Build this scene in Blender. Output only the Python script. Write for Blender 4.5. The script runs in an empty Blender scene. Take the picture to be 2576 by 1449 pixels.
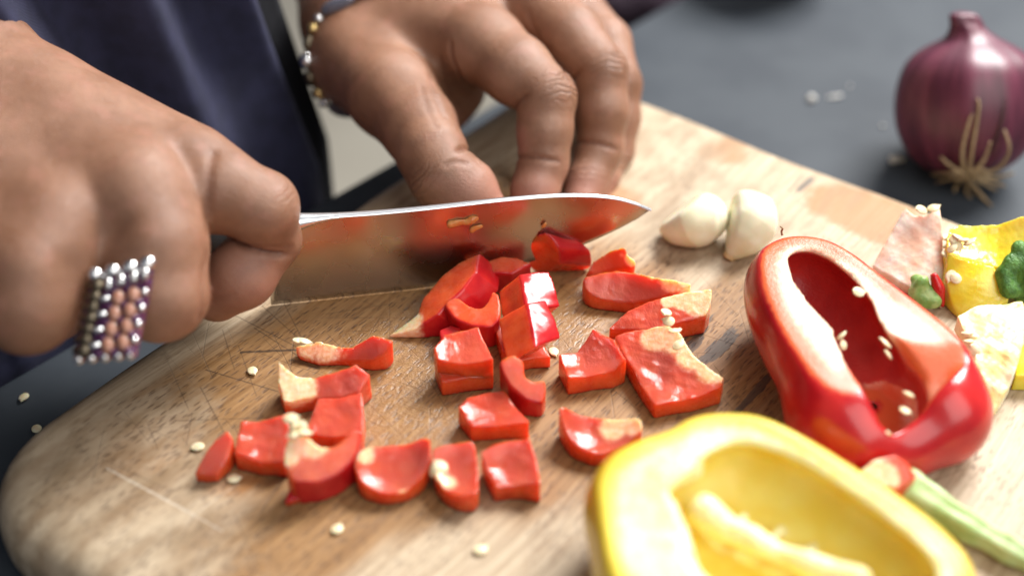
import bpy, math, random
import numpy as np
from mathutils import Vector, Matrix
R_ = math.radians
sc = bpy.context.scene
C = sc.collection

# ------------------------------------------------------------------ camera, world, lamps, exposure (lengths below are in cm, CM turns them into metres)
CM = 0.01
CAM = np.array([0.0, -43.2, 38.0]); PITCH = R_(39.0); LENS = 50.0
TOP = 3.0                                   # height of the board's top above the counter
cd = bpy.data.cameras.new('camera'); cam = bpy.data.objects.new('camera', cd); C.objects.link(cam)
cam.location = CAM * CM; cam.rotation_euler = (math.pi / 2 - PITCH, 0, 0)
cd.lens = LENS; cd.sensor_width = 36.0; cd.clip_start = 0.01; cd.clip_end = 30
cd.dof.use_dof = True; cd.dof.focus_distance = 0.527; cd.dof.aperture_fstop = 3.0; cd.dof.aperture_blades = 9
sc.camera = cam
w = bpy.data.worlds.new('World'); sc.world = w; w.use_nodes = True
bg = w.node_tree.nodes['Background']; bg.inputs[0].default_value = (0.80, 0.88, 1.0, 1); bg.inputs[1].default_value = 0.26

def lamp(name, loc, to, sx, sy, power, col):
    l = bpy.data.lights.new(name, 'AREA'); l.shape = 'RECTANGLE'; l.size = sx * CM; l.size_y = sy * CM; l.energy = power; l.color = col
    o = bpy.data.objects.new(name, l); C.objects.link(o); o.location = Vector(loc) * CM
    o.rotation_euler = (Vector(to) - Vector(loc)).to_track_quat('-Z', 'Y').to_euler()
    return o
lamp('window_light', (75, 82, 122), (0, 5, 3), 88, 66, 64.0, (1.0, 0.99, 0.97))
lamp('fill_light', (70, -80, 110), (0, 0, 3), 120, 120, 14.0, (1.0, 0.97, 0.93))  # unseen fill lamp, added to brighten faces turned toward the camera
sc.view_settings.view_transform = 'Standard'; sc.view_settings.look = 'None'
sc.view_settings.exposure = 0.0; sc.view_settings.gamma = 1.0

# ------------------------------------------------------------------ measuring: a point of the photograph (2576 x 1449) on a plane or at a distance
PW, PH = 2576.0, 1449.0
FPX = LENS / 36.0 * PW
FWD = np.array([0, math.cos(PITCH), -math.sin(PITCH)]); UPV = np.array([0, math.sin(PITCH), math.cos(PITCH)]); RGT = np.array([1.0, 0, 0])
def ray(x, y): return FWD + RGT * (x - PW / 2) / FPX + UPV * (PH / 2 - y) / FPX
def at(x, y, z=TOP):
    d = ray(x, y); return CAM + d * ((z - CAM[2]) / d[2])
def dep(x, y, d): return CAM + ray(x, y) * d

# ------------------------------------------------------------------ mesh helpers
def tag(o, label=None, cat=None, group=None, kind=None):
    if label: o['label'] = label
    if cat: o['category'] = cat
    if group: o['group'] = group
    if kind: o['kind'] = kind
    return o
def wloc(o):
    p = np.zeros(3)
    while o is not None:
        p = p + np.array(o.location); o = o.parent
    return p / CM
def mk(name, V, F, mat, parent=None, origin=None, attrs=None, smooth=True, rotz=0.0):
    """V in world cm. With a parent the mesh is stored relative to it; else relative to origin."""
    V = np.asarray(V, float)
    base = wloc(parent) if parent is not None else (np.array(origin, float) if origin is not None else V.mean(0) * np.array([1, 1, 0]) + np.array([0, 0, V[:, 2].min()]))
    L = (V - base)
    if rotz:
        c, s = math.cos(-rotz), math.sin(-rotz)
        L = L @ np.array([[c, -s, 0], [s, c, 0], [0, 0, 1]]).T
    me = bpy.data.meshes.new(name)
    F = np.asarray(F) if not isinstance(F, list) else F
    me.from_pydata((L * CM).tolist(), [], F if isinstance(F, list) else F.tolist())
    if smooth: me.polygons.foreach_set('use_smooth', [True] * len(me.polygons))
    for k, a in (attrs or {}).items():
        at_ = me.attributes.new(k, 'FLOAT', 'POINT'); at_.data.foreach_set('value', np.asarray(a, np.float32))
    if mat is not None: me.materials.append(mat)
    me.update()
    o = bpy.data.objects.new(name, me); C.objects.link(o)
    if parent is not None: o.parent = parent
    else:
        o.location = base * CM; o.rotation_euler.z = rotz
    return o
def empty(name, loc):
    o = bpy.data.objects.new(name, None); C.objects.link(o); o.location = np.array(loc) * CM; o.empty_display_size = 0.02
    return o
def inst(src, name, parent, loc, rot=(0, 0, 0), scale=(1, 1, 1)):
    o = bpy.data.objects.new(name, src); C.objects.link(o)
    base = wloc(parent) if parent is not None else np.zeros(3)
    if parent is not None: o.parent = parent
    o.location = (np.array(loc) - base) * CM; o.rotation_euler = rot; o.scale = scale
    return o

def nets(fn, lo, hi, h, pad=2):
    """surface of the solid fn(P) < 0 on a grid of step h"""
    lo = np.array(lo, float) - pad * h; hi = np.array(hi, float) + pad * h
    n = np.ceil((hi - lo) / h).astype(int) + 1
    ax = [lo[i] + h * np.arange(n[i]) for i in range(3)]
    F = np.empty(n, np.float32)
    step = max(1, int(250000 / (n[1] * n[2])))
    for i in range(0, n[0], step):
        X, Y, Z = np.meshgrid(ax[0][i:i + step], ax[1], ax[2], indexing='ij')
        F[i:i + step] = fn(np.stack([X.ravel(), Y.ravel(), Z.ravel()], 1).astype(np.float32)).reshape(X.shape)
    F[0] = F[-1] = 1; F[:, 0] = F[:, -1] = 1; F[:, :, 0] = F[:, :, -1] = 1
    S = F < 0
    c = [S[a:n[0] - 1 + a, b:n[1] - 1 + b, d:n[2] - 1 + d] for a in (0, 1) for b in (0, 1) for d in (0, 1)]
    al = c[0].copy(); an = c[0].copy()
    for q in c[1:]: al &= q; an |= q
    ijk = np.argwhere(an & ~al)
    idx = -np.ones(tuple(n - 1), np.int64); idx[tuple(ijk.T)] = np.arange(len(ijk))
    acc = np.zeros((len(ijk), 3)); cnt = np.zeros(len(ijk))
    cor = [np.array(q) for q in [(a, b, d) for a in (0, 1) for b in (0, 1) for d in (0, 1)]]
    for a in range(8):
        for b in range(a + 1, 8):
            if np.abs(cor[a] - cor[b]).sum() != 1: continue
            fa = F[tuple((ijk + cor[a]).T)]; fb = F[tuple((ijk + cor[b]).T)]
            m = (fa < 0) != (fb < 0)
            t = np.where(m, fa / np.where(m, fa - fb, 1), 0)
            acc += np.where(m[:, None], cor[a] + t[:, None] * (cor[b] - cor[a]), 0); cnt += m
    V = lo + h * (ijk + acc / cnt[:, None])
    Q = []
    for axis in range(3):
        sl0 = [slice(1, n[i] - 1) for i in range(3)]; sl1 = list(sl0)
        sl0[axis] = slice(0, n[axis] - 1); sl1[axis] = slice(1, n[axis])
        A = S[tuple(sl0)]; B = S[tuple(sl1)]
        e = np.argwhere(A != B); off = np.ones(3, int); off[axis] = 0; e = e + off
        fl = S[tuple(e.T)]
        u, v = [(1, 2), (2, 0), (0, 1)][axis]
        du = np.zeros(3, int); du[u] = 1; dv = np.zeros(3, int); dv[v] = 1
        q = np.stack([idx[tuple((e - du - dv).T)], idx[tuple((e - dv).T)], idx[tuple(e.T)], idx[tuple((e - du).T)]], 1)
        q[~fl] = q[~fl][:, ::-1]
        Q.append(q)
    return V, np.concatenate(Q)

def smin(a, b, k):
    h = np.clip(0.5 + 0.5 * (b - a) / k, 0, 1); return b * (1 - h) + a * h - k * h * (1 - h)
def smax(a, b, k): return -smin(-a, -b, k)
def sstep(x, a, b):
    t = np.clip((x - a) / (b - a), 0, 1); return t * t * (3 - 2 * t)
def cone(P, a, b, ra, rb):
    a = np.asarray(a, np.float32); b = np.asarray(b, np.float32); ab = b - a
    t = np.clip(((P - a) @ ab) / max((ab @ ab), 1e-6), 0, 1)
    return np.linalg.norm(P - a - t[:, None] * ab, axis=1) - (ra + (rb - ra) * t)
def ell(P, c, r):
    q = (P - np.asarray(c, np.float32)) / np.asarray(r, np.float32)
    k0 = np.linalg.norm(q, axis=1); k1 = np.linalg.norm(q / np.asarray(r, np.float32), axis=1)
    return k0 * (k0 - 1) / np.maximum(k1, 1e-6)
def poly2(U, V, poly):
    """signed distance to a closed polygon"""
    poly = np.asarray(poly, float); m = len(poly)
    d = np.full(U.shape, 1e9); s = np.ones(U.shape)
    for i in range(m):
        ax_, ay = poly[i]; bx, by = poly[i - 1]
        ex, ey = bx - ax_, by - ay; wx, wy = U - ax_, V - ay
        t = np.clip((wx * ex + wy * ey) / max(ex * ex + ey * ey, 1e-9), 0, 1)
        d = np.minimum(d, (wx - ex * t) ** 2 + (wy - ey * t) ** 2)
        c1 = V >= ay; c2 = V < by; c3 = ex * wy > ey * wx
        s = np.where((c1 & c2 & c3) | (~c1 & ~c2 & ~c3), -s, s)
    return s * np.sqrt(d)
def segs2(U, V, pts):
    d = np.full(U.shape, 1e9)
    for (ax_, ay), (bx, by) in zip(pts[:-1], pts[1:]):
        ex, ey = bx - ax_, by - ay; wx, wy = U - ax_, V - ay
        t = np.clip((wx * ex + wy * ey) / max(ex * ex + ey * ey, 1e-9), 0, 1)
        d = np.minimum(d, (wx - ex * t) ** 2 + (wy - ey * t) ** 2)
    return np.sqrt(d)
def noise(P, f, seed, octs=3):
    """cheap smooth noise in about -1..1"""
    rs = np.random.RandomState(seed); out = 0; amp = 1.0
    P = np.asarray(P)
    for o in range(octs):
        for k in range(4):
            d = rs.normal(size=P.shape[1]); d /= np.linalg.norm(d)
            out = out + amp * 0.42 * np.sin(P @ (d * f * (0.75 + 0.5 * rs.rand()) * 6.283) + rs.rand() * 6.283)
        amp *= 0.5; f *= 2.1
    return out
def chaikin(p, n=1, keep=0.25):
    p = np.asarray(p, float)
    for _ in range(n):
        q = []
        for i in range(len(p)):
            a, b = p[i], p[(i + 1) % len(p)]
            q += [a * (1 - keep) + b * keep, a * keep + b * (1 - keep)]
        p = np.array(q)
    return p
def tube(pts, rads, seg=8, cap=True):
    pts = np.asarray(pts, float); n = len(pts); V = []; F = []
    T = np.gradient(pts, axis=0); T /= np.linalg.norm(T, axis=1)[:, None] + 1e-9
    nrm = np.cross(T[0], [0.3, 0.2, 1.0]); nrm /= np.linalg.norm(nrm)
    for i in range(n):
        nrm = nrm - T[i] * (nrm @ T[i]); nrm /= np.linalg.norm(nrm); b = np.cross(T[i], nrm)
        for k in range(seg):
            a = 2 * math.pi * k / seg; V.append(pts[i] + rads[i] * (math.cos(a) * nrm + math.sin(a) * b))
    for i in range(n - 1):
        for k in range(seg):
            k2 = (k + 1) % seg; F.append([i * seg + k, i * seg + k2, (i + 1) * seg + k2, (i + 1) * seg + k])
    if cap: F.append(list(range(seg))[::-1]); F.append([(n - 1) * seg + k for k in range(seg)])
    return np.array(V), F
def spline(pts, n):
    pts = np.asarray(pts, float); m = len(pts); out = []
    for t in np.linspace(0, m - 1, n):
        i = min(int(t), m - 2); f = t - i
        p0, p1, p2, p3 = pts[max(i - 1, 0)], pts[i], pts[i + 1], pts[min(i + 2, m - 1)]
        out.append(0.5 * (2 * p1 + (p2 - p0) * f + (2 * p0 - 5 * p1 + 4 * p2 - p3) * f ** 2 + (3 * p1 - p0 - 3 * p2 + p3) * f ** 3))
    return np.array(out)
def box(c, s):
    c = np.array(c, float); s = np.array(s, float) / 2
    V = [c + s * np.array(k) for k in [(-1, -1, -1), (1, -1, -1), (1, 1, -1), (-1, 1, -1), (-1, -1, 1), (1, -1, 1), (1, 1, 1), (-1, 1, 1)]]
    return V, [[0, 3, 2, 1], [4, 5, 6, 7], [0, 1, 5, 4], [1, 2, 6, 5], [2, 3, 7, 6], [3, 0, 4, 7]]

# ------------------------------------------------------------------ materials
class Mat:
    def __init__(s, name, **kw):
        s.m = bpy.data.materials.new(name); s.m.use_nodes = True; s.t = s.m.node_tree; s.b = s.t.nodes['Principled BSDF']
        for k, v in kw.items(): s.set(k.replace('_', ' '), v)
        s._co = None
    def set(s, k, v):
        i = s.b.inputs[k]
        if hasattr(v, 'links'): s.t.links.new(v, i)
        elif isinstance(v, tuple) and len(v) == 3 and i.type == 'RGBA': i.default_value = (*v, 1)
        else: i.default_value = v
    def n(s, typ, ins=(), **props):
        nd = s.t.nodes.new(typ)
        for k, v in props.items(): setattr(nd, k, v)
        for i, v in (ins.items() if isinstance(ins, dict) else enumerate(ins)):
            if v is None: continue
            if hasattr(v, 'links'): s.t.links.new(v, nd.inputs[i])
            elif isinstance(v, tuple) and len(v) == 3 and nd.inputs[i].type == 'RGBA': nd.inputs[i].default_value = (*v, 1)
            else: nd.inputs[i].default_value = v
        return nd
    def co(s):                                            # object coordinates in cm
        if s._co is None:
            tc = s.n('ShaderNodeTexCoord'); s._co = s.n('ShaderNodeVectorMath', [tc.outputs['Object'], (100, 100, 100)], operation='MULTIPLY').outputs[0]
        return s._co
    def sc_(s, x, y, z, v=None): return s.n('ShaderNodeVectorMath', [v if v is not None else s.co(), (x, y, z)], operation='MULTIPLY').outputs[0]
    def noise(s, scale, detail=3, rough=0.5, v=None, dist=0.0):
        return s.n('ShaderNodeTexNoise', {'Vector': v if v is not None else s.co(), 'Scale': scale, 'Detail': detail, 'Roughness': rough, 'Distortion': dist}).outputs[0]
    def vor(s, scale, v=None, feature='F1', out=0):
        return s.n('ShaderNodeTexVoronoi', {'Vector': v if v is not None else s.co(), 'Scale': scale}, feature=feature).outputs[out]
    def attr(s, name): return s.n('ShaderNodeAttribute', attribute_name=name).outputs['Fac']
    def map(s, v, a, b, c=0.0, d=1.0, smooth=True):
        return s.n('ShaderNodeMapRange', {0: v, 1: a, 2: b, 3: c, 4: d}, interpolation_type='SMOOTHSTEP' if smooth else 'LINEAR').outputs[0]
    def math(s, op, a, b=0.0, clamp=False): return s.n('ShaderNodeMath', [a, b], operation=op, use_clamp=clamp).outputs[0]
    def mix(s, f, a, b, mode='MIX'):
        return s.n('ShaderNodeMix', {0: f, 6: a, 7: b}, data_type='RGBA', blend_type=mode).outputs[2]
    def bump(s, h, strength=0.3, dist=0.05, nrm=None):
        return s.n('ShaderNodeBump', {'Strength': strength, 'Distance': dist * CM, 'Height': h, 'Normal': nrm}).outputs[0]

def mat_red():
    m = Mat('red_pepper', Roughness=0.25)
    sk, pale, inn = m.attr('sk'), m.attr('pale'), m.attr('inner')
    n1 = m.noise(1.6, 3); n2 = m.noise(7, 3)
    flesh = m.mix(m.map(n1, .35, .65), (0.58, 0.060, 0.013), (0.66, 0.096, 0.022))
    flesh = m.mix(m.math('MULTIPLY', inn, 0.5), flesh, (0.43, 0.034, 0.013))
    flesh = m.mix(m.map(sk, .22, .03, 0, .6), flesh, (0.60, 0.03, 0.012))
    skin = m.mix(m.map(n1, .3, .7), (0.42, 0.007, 0.011), (0.53, 0.017, 0.015))
    c = m.mix(m.map(sk, .035, .10), skin, flesh)
    pl = m.mix(m.map(n2, .35, .7), (0.86, 0.48, 0.25), (0.90, 0.62, 0.40))
    pf = m.map(m.math('ADD', pale, m.math('MULTIPLY', m.math('SUBTRACT', n2, .5), .55)), .08, .92)
    c = m.mix(pf, c, pl); m.set('Base Color', c)
    m.set('Roughness', m.mix(m.map(sk, .03, .1), (.22, .22, .22), m.mix(inn, m.map(m.noise(4, 2), .4, .62, .22, .36), (.11, .11, .11))))
    m.set('Subsurface Weight', m.map(sk, .02, .1, .08, .9)); m.set('Subsurface Radius', (1.0, .30, .10)); m.set('Subsurface Scale', .009)
    m.set('Specular IOR Level', .4)
    streak = m.noise(3.6, 3, .55, m.sc_(2.3, 1.0, 1.6), .8); fine = m.noise(16, 3, .6)
    mask = m.map(sk, .03, .12, .03, 1)
    m.set('Normal', m.bump(m.math('MULTIPLY', m.math('ADD', m.math('MULTIPLY', fine, .18), m.math('MULTIPLY', m.math('MULTIPLY', streak, .6), inn)), mask), .5, .04))
    m.set('Coat Weight', m.math('ADD', .15, m.math('MULTIPLY', inn, .45))); m.set('Coat Roughness', m.map(inn, 0, 1, .10, .05)); m.set('Coat IOR', 1.6)
    m.set('Coat Normal', m.bump(m.math('MULTIPLY', m.math('ADD', m.math('MULTIPLY', streak, inn), m.math('MULTIPLY', m.noise(13, 3), .42)), mask), 1.0, .20))
    return m.m
def mat_half(name, skin_a, skin_b, band, pale_a, pale_b, cav_a, cav_b, sss, rad, bandw=.75):
    m = Mat(name)
    sk, cav, pale = m.attr('sk'), m.attr('cav'), m.attr('pale')
    n1 = m.noise(.8, 3); n2 = m.noise(3.5, 4)
    sj = m.math('ADD', sk, m.math('MULTIPLY', m.math('SUBTRACT', n2, .5), .16))
    skin = m.mix(m.map(n1, .35, .65), skin_a, skin_b)
    pl = m.mix(m.map(n2, .3, .7), pale_a, pale_b)
    c = m.mix(m.map(sj, .03, .12), skin, band); c = m.mix(m.map(sj, bandw * .4, bandw), c, pl)
    cv = m.mix(m.map(n1, .3, .7), cav_a, cav_b); cv = m.mix(pale, cv, pl)
    c = m.mix(cav, c, cv); m.set('Base Color', c)
    m.set('Roughness', m.map(sk, .03, .10, .24, .38)); m.set('Subsurface Weight', m.map(sk, .0, .15, .06, sss)); m.set('Subsurface Radius', rad); m.set('Subsurface Scale', .006)
    m.set('Coat Weight', m.map(sk, .0, .1, .25, .1)); m.set('Coat Roughness', .16)
    grain = m.noise(9, 4, .6); h = m.math('MULTIPLY', grain, m.map(sk, .03, .2, .06, 1)); m.set('Normal', m.bump(h, .35, .08))
    return m.m
def mat_skin():
    m = Mat('skin', Roughness=.42)
    n1 = m.noise(.55, 3); n2 = m.noise(3.2, 4); pink = m.attr('pink'); cr = m.attr('crease'); ws, wm = m.attr('ws'), m.attr('wm')
    c = m.mix(m.map(n1, .3, .7), (0.245, 0.112, 0.060), (0.330, 0.165, 0.098))
    c = m.mix(m.map(n2, .35, .75, 0, .3), c, (0.185, 0.082, 0.046))
    c = m.mix(m.map(m.noise(8, 3, .7), .56, .75, 0, .25), c, (0.17, 0.075, 0.043)); c = m.mix(m.map(m.noise(1.4, 2), .5, .75, 0, .35), c, (0.40, 0.175, 0.12))
    c = m.mix(m.math('MULTIPLY', pink, .7), c, (0.46, 0.205, 0.150))
    wv = m.math('ADD', ws, m.math('MULTIPLY', m.noise(2.0, 3), .55))
    fold = m.math('POWER', m.math('ABSOLUTE', m.math('SINE', m.math('MULTIPLY', wv, 11.5))), .55)
    fine = m.math('ABSOLUTE', m.math('SINE', m.math('MULTIPLY', wv, 27.0)))
    wr = m.math('ADD', fold, m.math('MULTIPLY', fine, .3))
    groove = m.math('MULTIPLY', wm, m.map(fold, .0, .45, 1, 0))
    c = m.mix(m.math('MULTIPLY', m.math('MAXIMUM', cr, groove), .6), c, (0.17, 0.065, 0.038)); m.set('Base Color', c)
    m.set('Subsurface Weight', .18); m.set('Subsurface Radius', (1.0, .38, .2)); m.set('Subsurface Scale', .003)
    m.set('Roughness', m.map(m.noise(1.3, 3), .3, .7, .36, .48)); m.set('Specular IOR Level', .55)
    cell = m.map(m.vor(11, feature='DISTANCE_TO_EDGE'), 0, .09, 0, 1)
    ln = m.noise(1.6, 4, .65, m.sc_(4, 10, 7))
    h = m.math('ADD', m.math('MULTIPLY', cell, .22), m.math('ADD', m.math('MULTIPLY', ln, .9), m.math('MULTIPLY', m.noise(24, 3), .4)))
    n_ = m.bump(h, .55, .05)
    m.set('Normal', m.bump(m.math('MULTIPLY', wr, wm), 1.0, .12, n_))
    return m.m
def mat_plain(name, ca, cb=None, scale=2.0, rough=.5, bump=.0, bscale=20, bdist=.03, **kw):
    m = Mat(name, Roughness=rough, **kw)
    if cb: m.set('Base Color', m.mix(m.map(m.noise(scale, 4), .35, .65), ca, cb))
    else: m.set('Base Color', ca)
    if bump: m.set('Normal', m.bump(m.noise(bscale, 4), bump, bdist))
    return m.m
def mat_board(marks):
    m = Mat('board_wood')
    co = m.co()
    warm, wet, worn, stain, ink = [m.attr(k) for k in ('warm', 'wet', 'worn', 'stain', 'ink')]
    wob = m.n('ShaderNodeVectorMath', [co, m.n('ShaderNodeVectorMath', [m.n('ShaderNodeTexNoise', {'Vector': co, 'Scale': .10, 'Detail': 2}).outputs[1], (0, .9, 0)], operation='MULTIPLY').outputs[0]], operation='ADD').outputs[0]
    band = m.noise(1.0, 4, .6, m.sc_(.045, .75, .6, wob)); fineb = m.noise(1.0, 5, .65, m.sc_(.25, 5.5, 4, wob))
    pale = m.mix(m.map(fineb, .3, .7), (0.37, 0.268, 0.165), (0.57, 0.45, 0.31))
    brown = m.mix(m.map(fineb, .3, .7), (0.215, 0.104, 0.034), (0.36, 0.200, 0.080))
    wmix = m.math('ADD', warm, m.math('MULTIPLY', m.math('SUBTRACT', band, .5), 1.2))
    c = m.mix(m.map(wmix, .15, .85), pale, brown)
    c = m.mix(m.map(band, .60, .72, 0, .4), c, (0.18, 0.095, 0.045))
    # short dark ray flecks lying along the grain
    fl = m.vor(1.0, m.sc_(2.0, 11.0, 8, wob)); flr = m.n('ShaderNodeTexVoronoi', {'Vector': m.sc_(2.0, 11.0, 8, wob), 'Scale': 1.0}).outputs[1]
    flr = m.n('ShaderNodeSeparateColor', [flr]).outputs[0]
    fk = m.math('MULTIPLY', m.map(fl, .46, .20), m.map(flr, .22, .36)); fk = m.math('MULTIPLY', fk, m.map(m.math('ADD', m.noise(.35, 2), m.math('MULTIPLY', warm, .35)), .42, .80, .05, 1.0))
    st = m.map(m.math('ADD', stain, m.math('MULTIPLY', m.math('SUBTRACT', m.noise(.9, 4, .6), .5), 1.1)), .35, .8)
    c = m.mix(m.math('MULTIPLY', st, .8), c, (0.36, 0.155, 0.045))
    wr = m.map(m.math('ADD', worn, m.math('MULTIPLY', m.math('SUBTRACT', m.noise(.8, 5, .65, m.sc_(.5, 1.2, 1)), .5), 1.3)), .3, .9)
    c = m.mix(m.math('MULTIPLY', wr, .75), c, m.mix(m.map(m.noise(.7, 4, .6, m.sc_(.7, 1.6, 1)), .35, .65), (0.285, 0.205, 0.125), (0.49, 0.385, 0.265)))
    c = m.mix(m.math('MULTIPLY', fk, .68), c, (0.075, 0.034, 0.015))
    c = m.mix(m.map(m.noise(.33, 4, .6, m.sc_(.5, 1.9, 1)), .52, .68, 0, .4), c, (0.22, 0.125, 0.06))
    ik = m.map(m.math('ADD', ink, m.math('MULTIPLY', m.math('SUBTRACT', m.noise(1.5, 3, .6, m.sc_(.5, 4, 1)), .5), 1.3)), .45, .6)
    c = m.mix(m.math('MULTIPLY', ik, .7), c, (0.022, 0.026, 0.032))
    # knife scratches: several families of thin straight cuts
    cuts = None
    for i, (ang, s_, dens, off) in enumerate([(62, .23, .52, 3.1), (75, .31, .5, 9.7), (40, .2, .52, 21.3), (100, .27, .5, 5.5), (20, .17, .53, 13.1), (128, .21, .53, 31.1)]):
        a = R_(ang); ca, sa = math.cos(a), math.sin(a)
        X = m.n('ShaderNodeVectorMath', [co, (ca, sa, 0)], operation='DOT_PRODUCT').outputs['Value']
        Y = m.n('ShaderNodeVectorMath', [co, (-sa, ca, 0)], operation='DOT_PRODUCT').outputs['Value']
        cell = m.math('FLOOR', m.math('ADD', m.math('MULTIPLY', Y, s_ * 3), off))
        rnd = m.n('ShaderNodeTexWhiteNoise', {'W': cell}, noise_dimensions='1D').outputs[0]
        fr = m.math('SUBTRACT', m.math('FRACT', m.math('ADD', m.math('MULTIPLY', Y, s_ * 3), off)), m.math('ADD', m.math('MULTIPLY', rnd, .6), .2))
        fr = m.math('ADD', fr, m.math('MULTIPLY', X, m.math('MULTIPLY', m.math('SUBTRACT', rnd, .5), .03)))
        ln = m.map(m.math('ABSOLUTE', fr), .0, .022, 1, 0)
        gate = m.map(m.n('ShaderNodeTexNoise', {'W': m.math('ADD', m.math('MULTIPLY', X, .22), m.math('MULTIPLY', cell, 7.3)), 'Scale': 1.0, 'Detail': 0}, noise_dimensions='1D').outputs[0], .52, .60)
        ln = m.math('MULTIPLY', ln, gate); cuts = ln if cuts is None else m.math('MAXIMUM', cuts, ln)
    cutmask = m.map(m.noise(.13, 2), .42, .62)
    cut = m.math('MULTIPLY', cuts, cutmask)
    for (a, b, wd, st_, col) in marks:
        e = np.array(b) - np.array(a); e3 = (float(e[0]), float(e[1]), 0.0); L2 = float(e @ e)
        q = m.n('ShaderNodeVectorMath', [m.n('ShaderNodeVectorMath', [co, (float(a[0]), float(a[1]), 0.0)], operation='SUBTRACT').outputs[0], (1, 1, 0)], operation='MULTIPLY').outputs[0]
        t = m.math('DIVIDE', m.n('ShaderNodeVectorMath', [q, e3], operation='DOT_PRODUCT').outputs['Value'], L2, True)
        ev = m.n('ShaderNodeVectorMath', {0: e3, 'Scale': t}, operation='SCALE').outputs[0]
        d = m.n('ShaderNodeVectorMath', [q, ev], operation='DISTANCE').outputs['Value']
        d = m.math('ADD', d, m.math('MULTIPLY', m.math('SUBTRACT', m.noise(5, 2), .5), wd * 1.6))
        c = m.mix(m.map(d, wd * .3, wd * 1.2, st_, 0), c, col)
    c = m.mix(m.math('MULTIPLY', cut, .45), c, m.mix(warm, (0.46, 0.37, 0.26), (0.06, 0.032, 0.018)))
    m.set('Base Color', c)
    wetn = m.map(m.math('ADD', wet, m.math('MULTIPLY', m.math('SUBTRACT', m.noise(1.8, 4, .6), .5), .9)), .35, .7)
    m.set('Roughness', m.math('SUBTRACT', .56, m.math('MULTIPLY', wetn, .42))); m.set('Specular IOR Level', .45)
    h = m.math('SUBTRACT', m.math('MULTIPLY', fineb, .5), m.math('ADD', m.math('MULTIPLY', fk, .5), m.math('MULTIPLY', cut, .35)))
    h = m.math('ADD', h, m.math('MULTIPLY', m.noise(7, 4, .65), m.math('ADD', m.math('MULTIPLY', wetn, 1.6), .25)))
    m.set('Normal', m.bump(h, .45, .05))
    return m.m
def mat_cloth():
    m = Mat('navy_cloth', Roughness=.85)
    n = m.noise(1.2, 3); m.set('Base Color', m.mix(m.map(n, .3, .7), (0.010, 0.011, 0.032), (0.017, 0.018, 0.050)))
    m.set('Sheen Weight', .12); m.set('Sheen Tint', (0.5, 0.5, 0.8))
    wv = m.math('ADD', m.n('ShaderNodeTexWave', {'Vector': m.co(), 'Scale': 7.0, 'Distortion': .6}, bands_direction='Z').outputs[1], m.n('ShaderNodeTexWave', {'Vector': m.co(), 'Scale': 7.0, 'Distortion': .6}, bands_direction='X').outputs[1])
    m.set('Normal', m.bump(wv, .25, .03)); return m.m
def mat_onion(name, a, b, rings):
    m = Mat(name, Roughness=.42)
    ang = m.attr('ang'); zz = m.attr('hgt')
    v = m.n('ShaderNodeCombineXYZ', [m.math('MULTIPLY', ang, 9.0), m.math('MULTIPLY', zz, .35), 0.0]).outputs[0]
    s = m.noise(1.6, 4, .6, v); c = m.mix(m.map(s, .35, .65), a, b)
    c = m.mix(m.map(m.noise(.5, 3), .55, .75, 0, .5), c, rings); m.set('Base Color', c)
    m.set('Coat Weight', .2); m.set('Coat Roughness', .35); m.set('Normal', m.bump(s, .2, .06)); return m.m
def mat_steel(name, col, rough, brushed=0.0):
    m = Mat(name, Metallic=1.0, Roughness=rough); m.set('Base Color', col)
    if brushed:
        s = m.noise(1.0, 4, .6, m.sc_(.6, .6, 40)); m.set('Normal', m.bump(s, brushed, .004))
        m.set('Roughness', m.map(m.noise(.8, 3), .3, .7, rough * .8, rough * 1.3))
    return m.m
M_RED = mat_red()
M_REDHALF = mat_half('red_pepper_half', (0.42, .008, .012), (0.54, .018, .017), (0.70, .125, .035), (0.78, .50, .34), (0.86, .67, .52), (0.42, .020, .016), (0.52, .034, .024), .35, (1, .3, .12), .95)
M_YELHALF = mat_half('yellow_pepper_half', (0.86, .56, .02), (0.90, .63, .04), (0.93, .72, .10), (0.92, .81, .33), (0.94, .88, .54), (0.90, .68, .08), (0.94, .78, .18), .35, (1, .6, .1))
M_SKIN = mat_skin()
M_SEED = mat_plain('seed', (0.80, .66, .38), (0.86, .76, .52), 6, .42, .15, 20, .02, Subsurface_Weight=.2, Subsurface_Scale=.002)
M_GARLIC = mat_plain('garlic', (0.76, .73, .50), (0.86, .84, .66), .8, .33, .12, 5, .03, Subsurface_Weight=.35, Subsurface_Scale=.004)
M_GARLICROOT = mat_plain('garlic_root', (0.60, .45, .20), (0.70, .55, .30), 4, .6, .3, 14, .04)
M_COUNTER = mat_plain('slate_counter', (0.033, .040, .050), (0.044, .052, .062), .25, .60, .08, 14, .02, Specular_IOR_Level=.3)
M_FLOOR = mat_plain('beige_floor', (0.46, .41, .33), (0.52, .47, .38), .05, .6)
M_DARK = mat_plain('dark_front', (0.014, .014, .016), (0.02, .02, .022), .3, .5)
M_CLOTH = mat_cloth()
M_BLADE = mat_steel('blade_steel', (0.52, .48, .445), .25, .06)
M_SPINE = mat_steel('polished_steel', (0.86, .87, .88), .30)
M_HANDLE = mat_plain('black_handle', (0.02, .02, .02), (0.03, .03, .03), 2, .4)
M_SILVER = mat_steel('silver', (0.78, .77, .76), .20)
M_TARNISH = mat_steel('tarnished_silver', (0.16, .13, .09), .38)
M_GOLD = mat_steel('gold', (0.72, .52, .22), .25)
M_BEADPINK = mat_plain('peach_bead', (0.36, .15, .095), (0.50, .24, .15), 8, .22, Coat_Weight=.5)
M_BEADPLUM = mat_plain('plum_bead', (0.10, .012, .03), (0.07, .03, .12), 8, .22, Coat_Weight=.5)
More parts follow.
